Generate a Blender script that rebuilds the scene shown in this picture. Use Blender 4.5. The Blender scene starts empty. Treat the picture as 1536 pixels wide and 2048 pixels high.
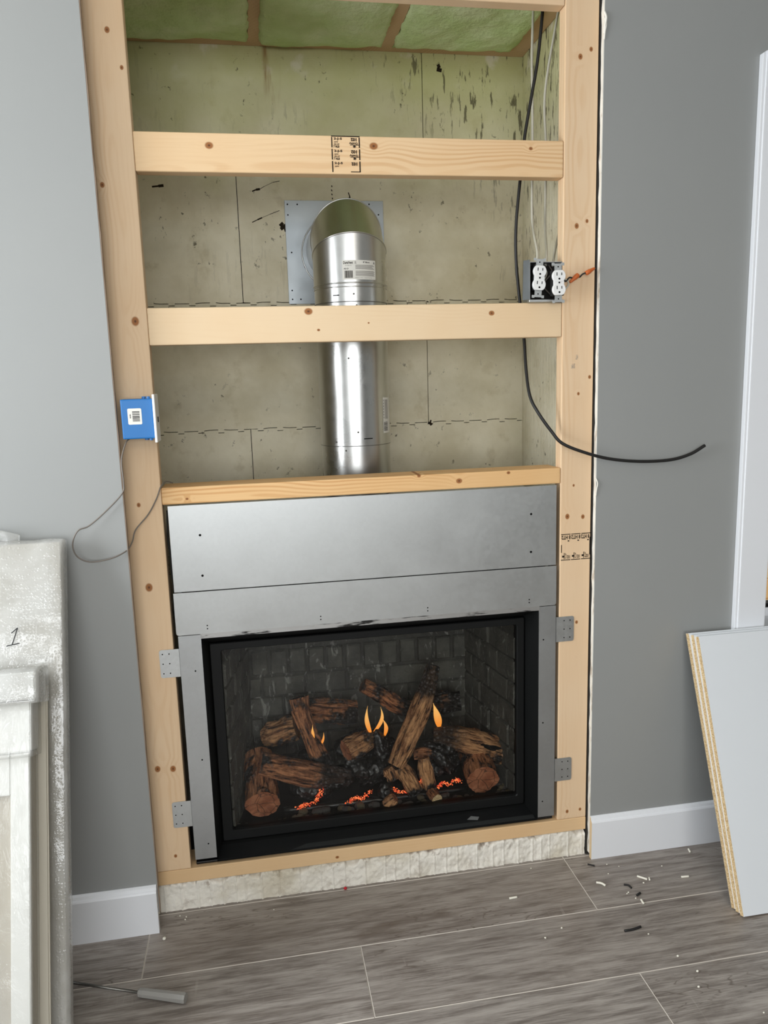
import bpy, bmesh, math, random
from mathutils import Vector, Matrix, noise

# ------------------------------------------------------------------ camera, world, light, exposure
scn = bpy.context.scene
COL = scn.collection
cd = bpy.data.cameras.new('camera'); cam = bpy.data.objects.new('camera', cd); COL.objects.link(cam)
cd.sensor_fit = 'HORIZONTAL'; cd.sensor_width = 36; cd.lens = 35.876; cd.clip_start = .02
cam.matrix_world = Matrix(((.984648, .057961, -.16465, .3153), (-.172067, .163646, -.971397, -1.94275),
                           (-.029359, .984815, .171107, 1.41065), (0, 0, 0, 1)))
scn.camera = cam
scn.view_settings.view_transform = 'Standard'; scn.view_settings.look = 'None'
scn.view_settings.gamma = 1; scn.view_settings.use_curve_mapping = False
scn.view_settings.exposure = 0.0
scn.cycles.max_bounces = 5; scn.cycles.use_light_tree = True; scn.cycles.caustics_reflective = False; scn.cycles.caustics_refractive = False; scn.cycles.diffuse_bounces = 3; scn.cycles.glossy_bounces = 3; scn.cycles.transparent_max_bounces = 8
wd = bpy.data.worlds.new('overcast_sky'); scn.world = wd; wd.use_nodes = True
wd.node_tree.nodes['Background'].inputs[0].default_value = (.86, .93, 1.0, 1)
wd.node_tree.nodes['Background'].inputs[1].default_value = 1.6

def area(name, loc, direction, sx, sy, power, color=(1, 1, 1)):
    l = bpy.data.lights.new(name, 'AREA'); l.shape = 'RECTANGLE'; l.size = sx; l.size_y = sy
    l.energy = power; l.color = color
    o = bpy.data.objects.new(name, l); COL.objects.link(o); o.location = loc
    o.rotation_euler = Vector(direction).to_track_quat('-Z', 'Y').to_euler()
    return o
# daylight entering through the room's window openings
area('daylight_side_window', (-1.93, -.95, 1.45), (1, 0, 0), 1.2, 1.3, 72, (.93, .97, 1.0))
area('daylight_rear_window', (-.1, -4.65, 1.55), (0, 1, 0), 2.8, 1.3, 66, (.97, .99, 1.0))
# warm ceiling lamp of the room
lm = area('ceiling_lamp_light', (.9, -2.9, 2.5), (0, 0, -1), .5, .5, 12, (1.0, .86, .68))

# ------------------------------------------------------------------ helpers
def tag(o, label=None, cat=None, group=None, kind=None):
    if label: o['label'] = label
    if cat: o['category'] = cat
    if group: o['group'] = group
    if kind: o['kind'] = kind
    return o
def wloc(o):
    v = Vector((0, 0, 0))
    while o: v += o.location; o = o.parent
    return v
def empty(name, loc):
    o = bpy.data.objects.new(name, None); COL.objects.link(o); o.location = loc; o.empty_display_size = .05
    return o
def link(name, me, parent=None, loc=(0, 0, 0)):
    o = bpy.data.objects.new(name, me); COL.objects.link(o); o.location = loc
    if parent: o.parent = parent
    return o
def fin(name, bm, mats, parent=None, smooth=False, origin=None):
    """bmesh in world coordinates -> one object (origin at its base, or the parent's origin)"""
    if not isinstance(mats, (list, tuple)): mats = [mats]
    if parent: L = wloc(parent)
    elif origin is not None: L = Vector(origin)
    else:
        xs = [v.co for v in bm.verts]
        L = Vector((sum(c.x for c in xs)/len(xs), sum(c.y for c in xs)/len(xs), min(c.z for c in xs)))
    bmesh.ops.translate(bm, verts=bm.verts, vec=-L)
    bmesh.ops.recalc_face_normals(bm, faces=bm.faces)
    me = bpy.data.meshes.new(name); bm.to_mesh(me); bm.free()
    for m in mats: me.materials.append(m)
    if smooth: me.polygons.foreach_set('use_smooth', [True]*len(me.polygons))
    o = bpy.data.objects.new(name, me); COL.objects.link(o)
    if parent: o.parent = parent
    else: o.location = L
    return o
def box(bm, x0, x1, y0, y1, z0, z1, bev=0, seg=2, mi=0):
    vs = [bm.verts.new((x, y, z)) for x in (x0, x1) for y in (y0, y1) for z in (z0, z1)]
    fs = [bm.faces.new([vs[i] for i in q]) for q in ((0,1,3,2),(4,6,7,5),(0,4,5,1),(2,3,7,6),(0,2,6,4),(1,5,7,3))]
    for f in fs: f.material_index = mi
    if bev:
        es = list({e for f in fs for e in f.edges})
        bmesh.ops.bevel(bm, geom=es, offset=bev, segments=seg, affect='EDGES', profile=.6)
    return vs
def bx(name, mat, parent, x0, x1, y0, y1, z0, z1, bev=0, seg=2):
    bm = bmesh.new(); box(bm, x0, x1, y0, y1, z0, z1, bev, seg)
    return fin(name, bm, mat, parent)
def hexa(bm, p, mi=0):
    """8 points: bottom ring 0-3, top ring 4-7"""
    vs = [bm.verts.new(q) for q in p]
    for q in ((0,1,2,3),(7,6,5,4),(0,4,5,1),(1,5,6,2),(2,6,7,3),(3,7,4,0)):
        bm.faces.new([vs[i] for i in q]).material_index = mi
    return vs
def frame_of(d):
    d = d.normalized(); a = Vector((0, 0, 1)) if abs(d.z) < .9 else Vector((0, 1, 0))
    u = d.cross(a).normalized(); return u, d.cross(u).normalized()
def catmull(pts, n):
    P = [Vector(p) for p in pts]; P = [P[0]*2-P[1]] + P + [P[-1]*2-P[-2]]; out = []
    for i in range(1, len(P)-2):
        for k in range(n):
            t = k/n; a, b, c, d = P[i-1], P[i], P[i+1], P[i+2]
            out.append(.5*((2*b)+(c-a)*t+(2*a-5*b+4*c-d)*t*t+(3*b-a-3*c+d)*t**3))
    out.append(P[-2]); return out
def tube(bm, pts, r, ns=10, n=8, caps=True, mi=0):
    C = catmull(pts, n) if len(pts) > 2 else [Vector(p) for p in pts]
    rs = r if callable(r) else (lambda t: r)
    rings = []; u = None
    for i, c in enumerate(C):
        d = (C[min(i+1, len(C)-1)]-C[max(i-1, 0)]).normalized()
        if u is None: u, v = frame_of(d)
        else: u = (u-d*u.dot(d)).normalized(); v = d.cross(u)
        rr = rs(i/(len(C)-1))
        rings.append([bm.verts.new(c+(u*math.cos(a)+v*math.sin(a))*rr) for a in (2*math.pi*k/ns for k in range(ns))])
    for A, B in zip(rings, rings[1:]):
        for k in range(ns):
            bm.faces.new((A[k], A[(k+1) % ns], B[(k+1) % ns], B[k])).material_index = mi
    if caps:
        bm.faces.new(rings[0][::-1]).material_index = mi; bm.faces.new(rings[-1]).material_index = mi
    return rings
def cyl(bm, a, b, r, ns=12, r2=None, mi=0):
    return tube(bm, [a, b], (lambda t: r+(r2-r)*t) if r2 is not None else r, ns, mi=mi)
def text_geo(s, size=1.0, bold=0.0):
    cu = bpy.data.curves.new('ink', 'FONT'); cu.body = s; cu.size = size; cu.offset = bold; cu.resolution_u = 2
    ob = bpy.data.objects.new('ink', cu); COL.objects.link(ob)
    dg = bpy.context.evaluated_depsgraph_get(); ev = ob.evaluated_get(dg); me = ev.to_mesh()
    vs = [v.co.copy() for v in me.vertices]; fs = [list(p.vertices) for p in me.polygons]
    ev.to_mesh_clear(); bpy.data.objects.remove(ob); bpy.data.curves.remove(cu)
    return vs, fs
def add_text(bm, s, x, y, w, h, fmap, rot=False, bold=0.0, mi=0):
    """text fitted in the rectangle x,y,w,h of a flat chart; fmap maps chart to world"""
    vs, fs = text_geo(s, 1.0, bold)
    if not vs: return
    a0 = min(v.x for v in vs); a1 = max(v.x for v in vs); b0 = min(v.y for v in vs); b1 = max(v.y for v in vs)
    nv = []
    for v in vs:
        s_, t_ = (v.x-a0)/(a1-a0), (v.y-b0)/(b1-b0)
        if rot: s_, t_ = 1-s_, 1-t_
        nv.append(bm.verts.new(fmap(x+s_*w, y+t_*h)))
    for f in fs:
        try: bm.faces.new([nv[i] for i in f]).material_index = mi
        except ValueError: pass
def add_rect(bm, x, y, w, h, fmap, mi=0, nx=1):
    for k in range(nx):
        x0, x1 = x+w*k/nx, x+w*(k+1)/nx
        bm.faces.new([bm.verts.new(fmap(*q)) for q in ((x0, y), (x1, y), (x1, y+h), (x0, y+h))]).material_index = mi

# ------------------------------------------------------------------ materials
def srgb(r, g, b):
    f = lambda c: (c/255/12.92 if c/255 <= .04045 else ((c/255+.055)/1.055)**2.4)
    return (f(r), f(g), f(b), 1)
class N:
    def __init__(s, name):
        s.m = bpy.data.materials.new(name); s.m.use_nodes = True; s.t = s.m.node_tree
        s.b = s.t.nodes['Principled BSDF']; s.out = s.t.nodes['Material Output']
        s.co = s.new('ShaderNodeTexCoord').outputs['Object']
    def new(s, k): return s.t.nodes.new(k)
    def put(s, sock, v):
        if hasattr(v, 'is_linked'): s.t.links.new(v, sock)
        elif v is not None:
            if sock.type == 'RGBA' and len(v) == 3: v = (*v, 1)
            sock.default_value = v
    def set(s, **k):
        for a, v in k.items(): s.put(s.b.inputs[a.replace('_', ' ')], v)
        return s
    def math(s, op, a, b=None, c=None, clamp=False):
        n = s.new('ShaderNodeMath'); n.operation = op; n.use_clamp = clamp
        for i, v in enumerate((a, b, c)):
            if v is not None: s.put(n.inputs[i], v)
        return n.outputs[0]
    def vmath(s, op, a, b=None):
        n = s.new('ShaderNodeVectorMath'); n.operation = op; s.put(n.inputs[0], a)
        if b is not None: s.put(n.inputs[1], b)
        return n.outputs['Value' if op in ('LENGTH', 'DISTANCE') else 'Vector']
    def sep(s, v):
        n = s.new('ShaderNodeSeparateXYZ'); s.put(n.inputs[0], v); return n.outputs
    def comb(s, x, y, z):
        n = s.new('ShaderNodeCombineXYZ'); [s.put(n.inputs[i], v) for i, v in enumerate((x, y, z))]; return n.outputs[0]
    def scale(s, v, k): return s.vmath('MULTIPLY', v, k)
    def noise(s, v=None, sc=5, det=4, rough=.55, dist=0, col=False):
        n = s.new('ShaderNodeTexNoise'); s.put(n.inputs['Vector'], v if v is not None else s.co)
        n.inputs['Scale'].default_value = sc; n.inputs['Detail'].default_value = det
        n.inputs['Roughness'].default_value = rough; n.inputs['Distortion'].default_value = dist
        return n.outputs['Color' if col else 'Fac']
    def voro(s, v=None, sc=5, feat='F1', out='Distance', rnd=1):
        n = s.new('ShaderNodeTexVoronoi'); n.feature = feat; s.put(n.inputs['Vector'], v if v is not None else s.co)
        n.inputs['Scale'].default_value = sc; n.inputs['Randomness'].default_value = rnd; return n.outputs[out]
    def rng(s, v, a, b, c=0, d=1, smooth=True):
        n = s.new('ShaderNodeMapRange'); n.interpolation_type = 'SMOOTHSTEP' if smooth else 'LINEAR'
        for i, q in enumerate((v, a, b, c, d)): s.put(n.inputs[i], q)
        return n.outputs[0]
    def mix(s, f, a, b, mode='MIX'):
        n = s.new('ShaderNodeMix'); n.data_type = 'RGBA'; n.blend_type = mode
        s.put(n.inputs[0], f); s.put(n.inputs[6], a); s.put(n.inputs[7], b); return n.outputs[2]
    def bump(s, h, strength=.3, dist=.01):
        n = s.new('ShaderNodeBump'); n.inputs['Strength'].default_value = strength; n.inputs['Distance'].default_value = dist
        s.put(n.inputs['Height'], h); s.t.links.new(n.outputs[0], s.b.inputs['Normal']); return s
    def rand(s): return s.new('ShaderNodeObjectInfo').outputs['Random']
def plain(name, col, rough=.6, metal=0, spec=.5):
    n = N(name).set(Base_Color=col, Roughness=rough, Metallic=metal); n.b.inputs['Specular IOR Level'].default_value = spec
    return n.m

def pine(name, ax, knots=(), base=(222, 186, 142), dark=(196, 148, 98), seed=0.0, grain=1.0):
    """sawn softwood; ax = axis of the grain, knots = (along, across, radius) in object space"""
    n = N(name); x, y, z = n.sep(n.co)[:3]
    u, v = (x, z) if ax == 'x' else (z, x)
    wob = n.noise(n.comb(n.math('MULTIPLY', u, 1.6), n.math('MULTIPLY', v, 5), seed), 1, 2)
    wob2 = n.noise(n.comb(n.math('MULTIPLY', u, 2.6), seed+4.0, y), 1, 2)
    vv = n.math('ADD', n.math('MULTIPLY_ADD', wob, .09, -.045), v)
    ww = n.math('ADD', n.math('MULTIPLY_ADD', wob2, .12, -.02), y)
    r = n.vmath('LENGTH', n.comb(n.math('MULTIPLY', vv, 1.0), n.math('MULTIPLY', ww, .8), 0.0))
    mask = None; core = None
    for ku, kv, kr in knots:
        d = n.vmath('LENGTH', n.comb(n.math('MULTIPLY', n.math('SUBTRACT', u, ku), .8), n.math('SUBTRACT', v, kv), 0.0))
        e = n.rng(d, 0, kr*4.5, .012, 0); r = n.math('ADD', r, e)
        a = n.rng(d, kr*.75, kr*1.25, 1, 0); c = n.rng(d, kr*.1, kr*.5, 1, 0)
        mask = a if mask is None else n.math('MAXIMUM', mask, a)
        core = c if core is None else n.math('MAXIMUM', core, c)
    ring = n.math('SINE', n.math('MULTIPLY', r, 620))
    ring = n.rng(ring, -.5, 1)
    amp = n.rng(n.noise(n.comb(n.math('MULTIPLY', u, .9), n.math('MULTIPLY', v, 9), seed+9), 1, 2), .40, .72, .04*grain, .62*grain)
    fine = n.noise(n.comb(n.math('MULTIPLY', u, 9), n.math('MULTIPLY', v, 330), n.math('MULTIPLY', y, 330)), 1, 2)
    f = n.math('ADD', n.math('MULTIPLY', ring, amp), n.math('MULTIPLY_ADD', fine, .34, -.17), clamp=True)
    col = n.mix(f, srgb(*base), srgb(*dark))
    tone = n.noise(n.scale(n.co, (4, 4, 4)), 1, 2)
    col = n.mix(n.rng(tone, .3, .75, 0, .35), col, srgb(int(base[0]*.96), int(base[1]*.9), int(base[2]*.82)))
    if mask is not None:
        col = n.mix(mask, col, srgb(158, 104, 60)); col = n.mix(core, col, srgb(96, 58, 34))
    n.set(Base_Color=col, Roughness=.62); n.b.inputs['Specular IOR Level'].default_value = .3
    n.bump(n.math('ADD', f, fine), .12, .0006)
    return n.m

def galvanized(name, rough=.36, tint=(.60, .62, .63), sc=60, streak=False, metal=1.0, sp=1.0):
    n = N(name)
    cell = n.voro(None, sc, out='Color'); g = n.sep(cell)[0]
    big = n.noise(None, 7, 4)
    c = n.mix(n.math('MULTIPLY_ADD', g, .28*sp, n.math('MULTIPLY', big, .6)), tuple(q*.9 for q in tint), tuple(min(1, q*1.1) for q in tint))
    n.set(Base_Color=c, Metallic=metal, Roughness=n.math('ADD', n.math('MULTIPLY_ADD', g, .05*sp, rough-.03), n.math('MULTIPLY_ADD', big, .12, -.06)))
    if streak: n.bump(n.noise(n.scale(n.co, (26, 26, 1.2)), 1, 2), .1, .004)
    return n.m

M = {}
# grey wall paint (very fine roller texture)
n = N('grey_wall_paint'); n.set(Base_Color=n.mix(n.noise(None, 2.2, 3), srgb(147, 149, 148), srgb(154, 155, 153)), Roughness=.46)
n.bump(n.noise(None, 420, 2), .06, .0006); M['paint'] = n.m
n = N('white_ceiling_paint'); n.set(Base_Color=srgb(232, 231, 226), Roughness=.8); M['ceil'] = n.m
n = N('gypsum_edge'); n.set(Base_Color=n.mix(n.rng(n.noise(n.scale(n.co, (1, 1, .25)), 60, 4), .5, .68), srgb(242, 238, 228), srgb(188, 172, 152)), Roughness=.9)
n.bump(n.noise(None, 150, 3), .5, .002); M['gypsum'] = n.m
M['trim'] = plain('white_trim_paint', srgb(236, 238, 242), .38)
M['trim_raw'] = plain('raw_trim_end', srgb(224, 198, 158), .7)
M['dark'] = plain('dark_cavity', srgb(40, 36, 32), .9)
M['black'] = plain('black_enamel', srgb(17, 18, 19), .34)
M['black_soft'] = plain('black_matte_metal', srgb(15, 16, 16), .5, 0, .25)
M['hole'] = plain('screw_hole_shadow', srgb(16, 16, 16), .9, 0, .1)
M['ink'] = plain('black_stamp_ink', srgb(34, 26, 20), .8, 0, .2)
M['ink_grey'] = plain('grey_label_print', srgb(150, 146, 140), .7, 0, .2)
M['marker'] = plain('black_marker', srgb(20, 20, 24), .6)
M['sticker'] = plain('paper_sticker', srgb(226, 224, 216), .55)
M['galv'] = galvanized('galvanized_sheet', .44, (.545, .557, .552), 120, False, .95, .6)
M['galv_col'] = galvanized('galvanized_side_sheet', .42, (.50, .515, .52), 120, False, .95, .6)
M['galv_plate'] = galvanized('galvanized_wall_plate', .5, (.38, .41, .43), 45)
M['pipe'] = galvanized('galvanized_pipe', .31, (.58, .58, .565), 40, True, 1.0, .6)
M['pipe_seam'] = galvanized('pipe_seam_shadow', .4, (.3, .3, .3), 30)
M['bracket'] = galvanized('zinc_bracket', .42, (.62, .64, .64), 120)
# ICF foam blocks
def foam(name, green=True, ribs=None, base=(234, 226, 202)):
    n = N(name); x, y, z = n.sep(n.co)[:3]
    tone = n.noise(None, 4.5, 5, .6)
    c = n.mix(n.rng(tone, .3, .72), srgb(*base), srgb(int(base[0]*.90), int(base[1]*.885), int(base[2]*.85)))
    sp = n.noise(n.scale(n.co, (1, 1, .8)), 48, 4, .65); pat = n.rng(n.noise(None, 7, 3), .42, .60)
    spots = n.math('MULTIPLY', n.rng(sp, .635, .70), pat)
    c = n.mix(n.rng(n.noise(None, 13, 4, .6), .56, .72, 0, .3), c, srgb(176, 160, 122))
    st = n.noise(n.scale(n.co, (75, 75, 13)), 1, 4, .62); stpat = n.rng(n.noise(n.scale(n.co, (2.6, 2.6, 2.2)), 1, 3), .52, .68)
    streak = n.math('MULTIPLY', n.rng(st, .56, .63), n.math('MAXIMUM', stpat, n.rng(n.math('ADD', x, z), 2.95, 3.3, 0, 1)))
    if green:   # greener towards the top, broken up by noise
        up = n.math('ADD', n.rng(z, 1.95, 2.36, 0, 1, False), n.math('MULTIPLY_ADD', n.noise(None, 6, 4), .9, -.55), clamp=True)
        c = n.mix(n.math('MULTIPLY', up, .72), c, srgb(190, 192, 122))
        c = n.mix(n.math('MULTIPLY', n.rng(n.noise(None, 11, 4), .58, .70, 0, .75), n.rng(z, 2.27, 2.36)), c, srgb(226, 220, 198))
        streak = n.math('MULTIPLY', streak, n.rng(n.math('ADD', x, z), 2.45, 3.0, .12, 1))
        rust = n.math('MULTIPLY', n.rng(n.math('ABSOLUTE', n.math('SUBTRACT', x, .437)), .012, .03, 1, 0), n.rng(z, 2.20, 2.28))
        c = n.mix(n.math('MULTIPLY', rust, n.rng(n.noise(n.scale(n.co, (40, 1, 6)), 1, 3), .4, .7)), c, srgb(140, 92, 40))
    c = n.mix(n.math('MULTIPLY', n.math('MAXIMUM', spots, streak), .8), c, srgb(70, 62, 46))
    n.set(Base_Color=c, Roughness=.85); n.b.inputs['Specular IOR Level'].default_value = .25
    h = n.math('ADD', n.math('MULTIPLY', n.noise(None, 22, 4), .6), n.math('MULTIPLY', n.noise(None, 160, 2), .12))
    if ribs is not None:
        w = n.math('SINE', n.math('MULTIPLY', (x, y)[ribs], 2*math.pi/.0125)); h = n.math('ADD', h, n.math('MULTIPLY', w, .22))
    n.bump(h, .35, .008)
    return n.m
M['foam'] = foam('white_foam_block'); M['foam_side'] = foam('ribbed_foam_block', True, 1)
n = N('chipped_foam_base')
dirt = n.rng(n.noise(None, 26, 5, .65), .54, .68)
top = n.rng(n.sep(n.co)[2], .045, .085, 0, .55, False)
c = n.mix(n.math('MULTIPLY', dirt, n.math('MULTIPLY_ADD', top, .9, .28)), srgb(238, 233, 222), srgb(116, 88, 64))
c = n.mix(n.rng(n.noise(None, 5, 3), .45, .7, 0, .6), c, srgb(196, 184, 156))
n.set(Base_Color=c, Roughness=.85); n.bump(n.noise(None, 70, 4), .5, .006); M['foam_base'] = n.m
n = N('green_spray_foam'); 
g = n.noise(None, 9, 5, .6); c = n.mix(n.rng(g, .3, .7), srgb(202, 224, 160), srgb(222, 234, 190))
c = n.mix(n.rng(n.noise(None, 3.1, 3), .5, .72, 0, .8), c, srgb(178, 200, 126))
n.set(Base_Color=c, Roughness=.7); n.bump(n.math('ADD', n.noise(None, 24, 5, .6), n.math('MULTIPLY', n.noise(None, 90, 3), .4)), .6, .012); M['spray'] = n.m
M['joist'] = pine('aged_joist_wood', 'z', (), (208, 176, 140), (186, 150, 114), 3.0)
# floor planks
n = N('grey_laminate_plank'); rnd = n.rand(); off = n.comb(n.math('MULTIPLY', rnd, 37), n.math('MULTIPLY', rnd, 11), 0.0)
p = n.vmath('ADD', n.co, off)
a = n.noise(n.scale(p, (4.5, 62, 1)), 1, 8, .7, .35); b = n.noise(n.scale(p, (2.2, 11, 1)), 1, 5, .62, 1.6); d = n.noise(n.scale(p, (16, 300, 1)), 1, 3, .6)
f = n.math('ADD', n.math('MULTIPLY', a, .55), n.math('ADD', n.math('MULTIPLY', b, .35), n.math('MULTIPLY', d, .30)))
c = n.mix(n.rng(f, .44, .74, 0, 1), srgb(106, 98, 92), srgb(172, 165, 158))
c = n.mix(n.rng(n.noise(n.scale(p, (1.3, 9, 1)), 1, 4, .6, 1.2), .57, .70, 0, .6), c, srgb(92, 81, 72))
gl = n.noise(n.scale(p, (2.0, 15, 1)), 1, 3, .5, .5); pp = n.math('PINGPONG', gl, .035)
c = n.mix(n.math('MULTIPLY', n.rng(pp, .0, .006, 1, 0), n.rng(n.noise(n.scale(p, (1.5, 7, 1)), 1, 2), .48, .62, 0, .65)), c, srgb(84, 74, 66))
saw = n.noise(n.scale(p, (90, 5, 1)), 1, 2); c = n.mix(n.math('MULTIPLY', n.rng(saw, .6, .75), n.rng(n.noise(n.scale(p, (2, 6, 1)), 1, 2), .55, .7, 0, .35)), c, srgb(190, 184, 176))
c = n.mix(n.math('MULTIPLY', rnd, .22), c, srgb(120, 104, 92))
n.set(Base_Color=c, Roughness=n.math('MULTIPLY_ADD', a, .2, .32)); n.b.inputs['Specular IOR Level'].default_value = .45
n.bump(n.math('ADD', a, n.math('MULTIPLY', d, .5)), .18, .0015); M['plank'] = n.m
M['plank_edge'] = plain('pale_plank_bevel', srgb(206, 198, 188), .6)
M['subfloor'] = plain('floor_underlay', srgb(120, 112, 104), .8)
# melamine boards
M['melamine'] = plain('white_melamine', srgb(226, 230, 234), .4)
n = N('particle_board'); c = n.mix(n.rng(n.noise(None, 260, 3), .35, .65), srgb(232, 208, 164), srgb(190, 156, 108)); n.set(Base_Color=c, Roughness=.85); M['chip'] = n.m
# plastic wraps
def wrap_mat(name, op, bubble=True, tint=(214, 213, 208)):
    n = N(name)
    cr = n.noise(n.scale(n.co, (1, 1, .5)), 9, 3, .5, .6); fold = n.noise(n.scale(n.co, (1, 1, .3)), 34, 4, .65, 1.0); cells = n.voro(None, 150, rnd=.6)
    h = n.math('ADD', n.math('MULTIPLY', n.rng(cells, 0, .5, 1, 0), .2 if bubble else .05), n.math('MULTIPLY_ADD', fold, .35 if bubble else 1.3, cr))
    n.set(Base_Color=n.mix(n.rng(cr, .35, .7), srgb(*tint), srgb(218, 218, 215)), Roughness=.10)
    n.b.inputs['Specular IOR Level'].default_value = 1.0
    n.bump(h, .4, .004); n.b.inputs['Coat Weight'].default_value = 1; n.b.inputs['Coat Roughness'].default_value = .05
    bn = n.new('ShaderNodeBump'); bn.inputs['Strength'].default_value = 1; bn.inputs['Distance'].default_value = .0055; n.put(bn.inputs['Height'], h); n.t.links.new(bn.outputs[0], n.b.inputs['Coat Normal'])
    tr = n.new('ShaderNodeBsdfTransparent'); tr.inputs[0].default_value = (.95, .95, .94, 1)
    mx = n.new('ShaderNodeMixShader'); n.put(mx.inputs[0], n.rng(cr, .3, .75, op-.1, op+.12))
    n.t.links.new(tr.outputs[0], mx.inputs[1]); n.t.links.new(n.b.outputs[0], mx.inputs[2]); n.t.links.new(mx.outputs[0], n.out.inputs[0])
    return n.m
M['bubble'] = wrap_mat('bubble_wrap', .50, True, (196, 195, 190)); M['film'] = wrap_mat('clear_plastic_film', .27, False, (224, 224, 222))
M['white_panel'] = plain('white_lacquer', srgb(226, 226, 222), .4); M['cream'] = plain('pale_packing_foam', srgb(186, 180, 166), .8)
# fireplace interior
def refractory(name, b=(72, 72, 68)):
    n = N(name); t = n.noise(None, 14, 5, .6)
    c = n.mix(n.rng(t, .3, .7), srgb(*b), srgb(int(b[0]*1.35), int(b[1]*1.35), int(b[2]*1.33)))
    c = n.mix(n.rng(n.noise(n.scale(n.co, (30, 30, 12)), 1, 4, .6, 2), .58, .70, 0, .7), c, srgb(160, 160, 154))  # pale streaks paint brushed highlights into the lining colour
    n.set(Base_Color=c, Roughness=.8); n.bump(n.noise(None, 45, 4, .6, 1.5), .7, .006); return n.m
M['brick'] = refractory('dark_firebrick'); M['mortar'] = refractory('firebox_lining', (58, 58, 55))
ca_amt = .93
def bark(name, lo=(70, 44, 28), hi=(172, 128, 86), char=.5, ca=None):
    n = N(name); at = n.new('ShaderNodeAttribute'); at.attribute_name = 'grain'; lg = at.outputs['Vector']
    rid = n.noise(n.scale(lg, (1, 1, .16)), 110, 4, .65, .6); big = n.noise(n.scale(lg, (1, 1, .25)), 45, 3, .6, .4); f = n.noise(None, 160, 3, .6)
    v = n.math('ADD', n.math('MULTIPLY', rid, .62), n.math('MULTIPLY_ADD', big, .3, n.math('MULTIPLY', f, .14)))
    c = n.mix(n.rng(v, .42, .66), srgb(*lo), srgb(*hi)); c = n.mix(n.rng(rid, .36, .43, .9, 0), c, srgb(22, 15, 11))
    k = n.rng(n.noise(None, 9, 4, .65), char-.05, char+.05)
    if ca: k = n.math('MAXIMUM', k, n.math('MULTIPLY', n.rng(n.math('ADD', n.sep(lg)[2], n.math('MULTIPLY_ADD', n.noise(None, 30, 3), .06, -.03)), ca[0], ca[1], *ca[2:]), ca_amt))
    cc = n.mix(n.rng(n.voro(None, 85), .08, .45), srgb(96, 96, 98), srgb(13, 12, 12))
    c = n.mix(k, c, cc)
    n.set(Base_Color=c, Roughness=n.rng(k, 0, 1, .85, .42)); n.bump(n.math('ADD', n.math('MULTIPLY', rid, 1.6), n.math('MULTIPLY', n.voro(None, 85), k)), 1.0, .008); return n.m
M['bark'] = bark('log_bark', (98, 56, 36), (216, 148, 102), .50); M['bark_light'] = bark('split_log_wood', (124, 78, 48), (238, 180, 126), .53); M['bark_char'] = bark('charred_log', (52, 36, 28), (134, 94, 66), .44)
M['bark_top'] = bark('split_log_grey_top', (124, 78, 48), (238, 180, 126), .55, (.08, .135, 1, 0)); M['bark_left'] = bark('split_log_charred_root', (124, 78, 48), (238, 180, 126), .58, (.06, .11, 1, 0)); M['bark_tip'] = bark('log_charred_tip', (98, 56, 36), (216, 148, 102), .54, (.15, .20, 0, 1))
n = N('charcoal'); n.set(Base_Color=n.mix(n.rng(n.voro(None, 95), .05, .42), srgb(112, 112, 114), srgb(15, 14, 14)), Roughness=.36); n.bump(n.voro(None, 60), .9, .006); M['char'] = n.m  # pale cells paint silvery highlights into the charcoal colour
n = N('sawn_log_end'); c = n.mix(n.rng(n.noise(None, 30, 4), .35, .65), srgb(190, 124, 88), srgb(150, 88, 58))
crk = n.voro(n.vmath('ADD', n.co, n.scale(n.noise(None, 12, 2, col=True), (.05, .05, .05))), 26, 'DISTANCE_TO_EDGE'); c = n.mix(n.rng(crk, .012, .03, .8, 0), c, srgb(52, 30, 20))
n.set(Base_Color=c, Roughness=.8); n.bump(n.noise(None, 60, 3), .4, .003); M['endgrain'] = n.m
n = N('lava_rock'); n.set(Base_Color=n.mix(n.noise(None, 40, 3), srgb(52, 51, 50), srgb(128, 126, 122)), Roughness=.75); n.bump(n.noise(None, 120, 3), .8, .004); M['rock'] = n.m
n = N('moss_rock'); n.set(Base_Color=n.mix(n.noise(None, 50, 3), srgb(74, 66, 52), srgb(160, 146, 116)), Roughness=.85); n.bump(n.noise(None, 120, 3), .8, .004); M['rock2'] = n.m
def glow(name, lo, hi, s, z0, z1):
    n = N(name); z = n.sep(n.co)[2]
    n.set(Base_Color=(0, 0, 0, 1), Emission_Color=n.mix(n.rng(z, z0, z1), lo, hi), Emission_Strength=s); return n.m
M['flame'] = glow('gas_flame', (1.0, .30, .03, 1), (1.0, .52, .14, 1), 1.05, 0, .07)
n = N('glowing_ember'); e = n.noise(None, 120, 3); n.set(Base_Color=(.02, .01, .01, 1), Emission_Color=n.mix(n.rng(e, .4, .62), (.55, .03, .01, 1), (1.0, .24, .07, 1)), Emission_Strength=1.3); M['ember'] = n.m
n = N('fireplace_glass'); n.b.inputs['Base Color'].default_value = (.02, .02, .02, 1)
gl = n.new('ShaderNodeBsdfGlossy'); gl.inputs['Roughness'].default_value = .02; tr = n.new('ShaderNodeBsdfTransparent'); tr.inputs[0].default_value = (.92, .92, .91, 1)
fr = n.new('ShaderNodeFresnel'); fr.inputs[0].default_value = 1.28; mx = n.new('ShaderNodeMixShader')
n.t.links.new(fr.outputs[0], mx.inputs[0]); n.t.links.new(tr.outputs[0], mx.inputs[1]); n.t.links.new(gl.outputs[0], mx.inputs[2]); n.t.links.new(mx.outputs[0], n.out.inputs[0]); M['glass'] = n.m
n = N('window_glass'); tr = n.new('ShaderNodeBsdfTransparent'); tr.inputs[0].default_value = (.95, .97, .96, 1); gl = n.new('ShaderNodeBsdfGlossy'); gl.inputs['Roughness'].default_value = .01
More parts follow.
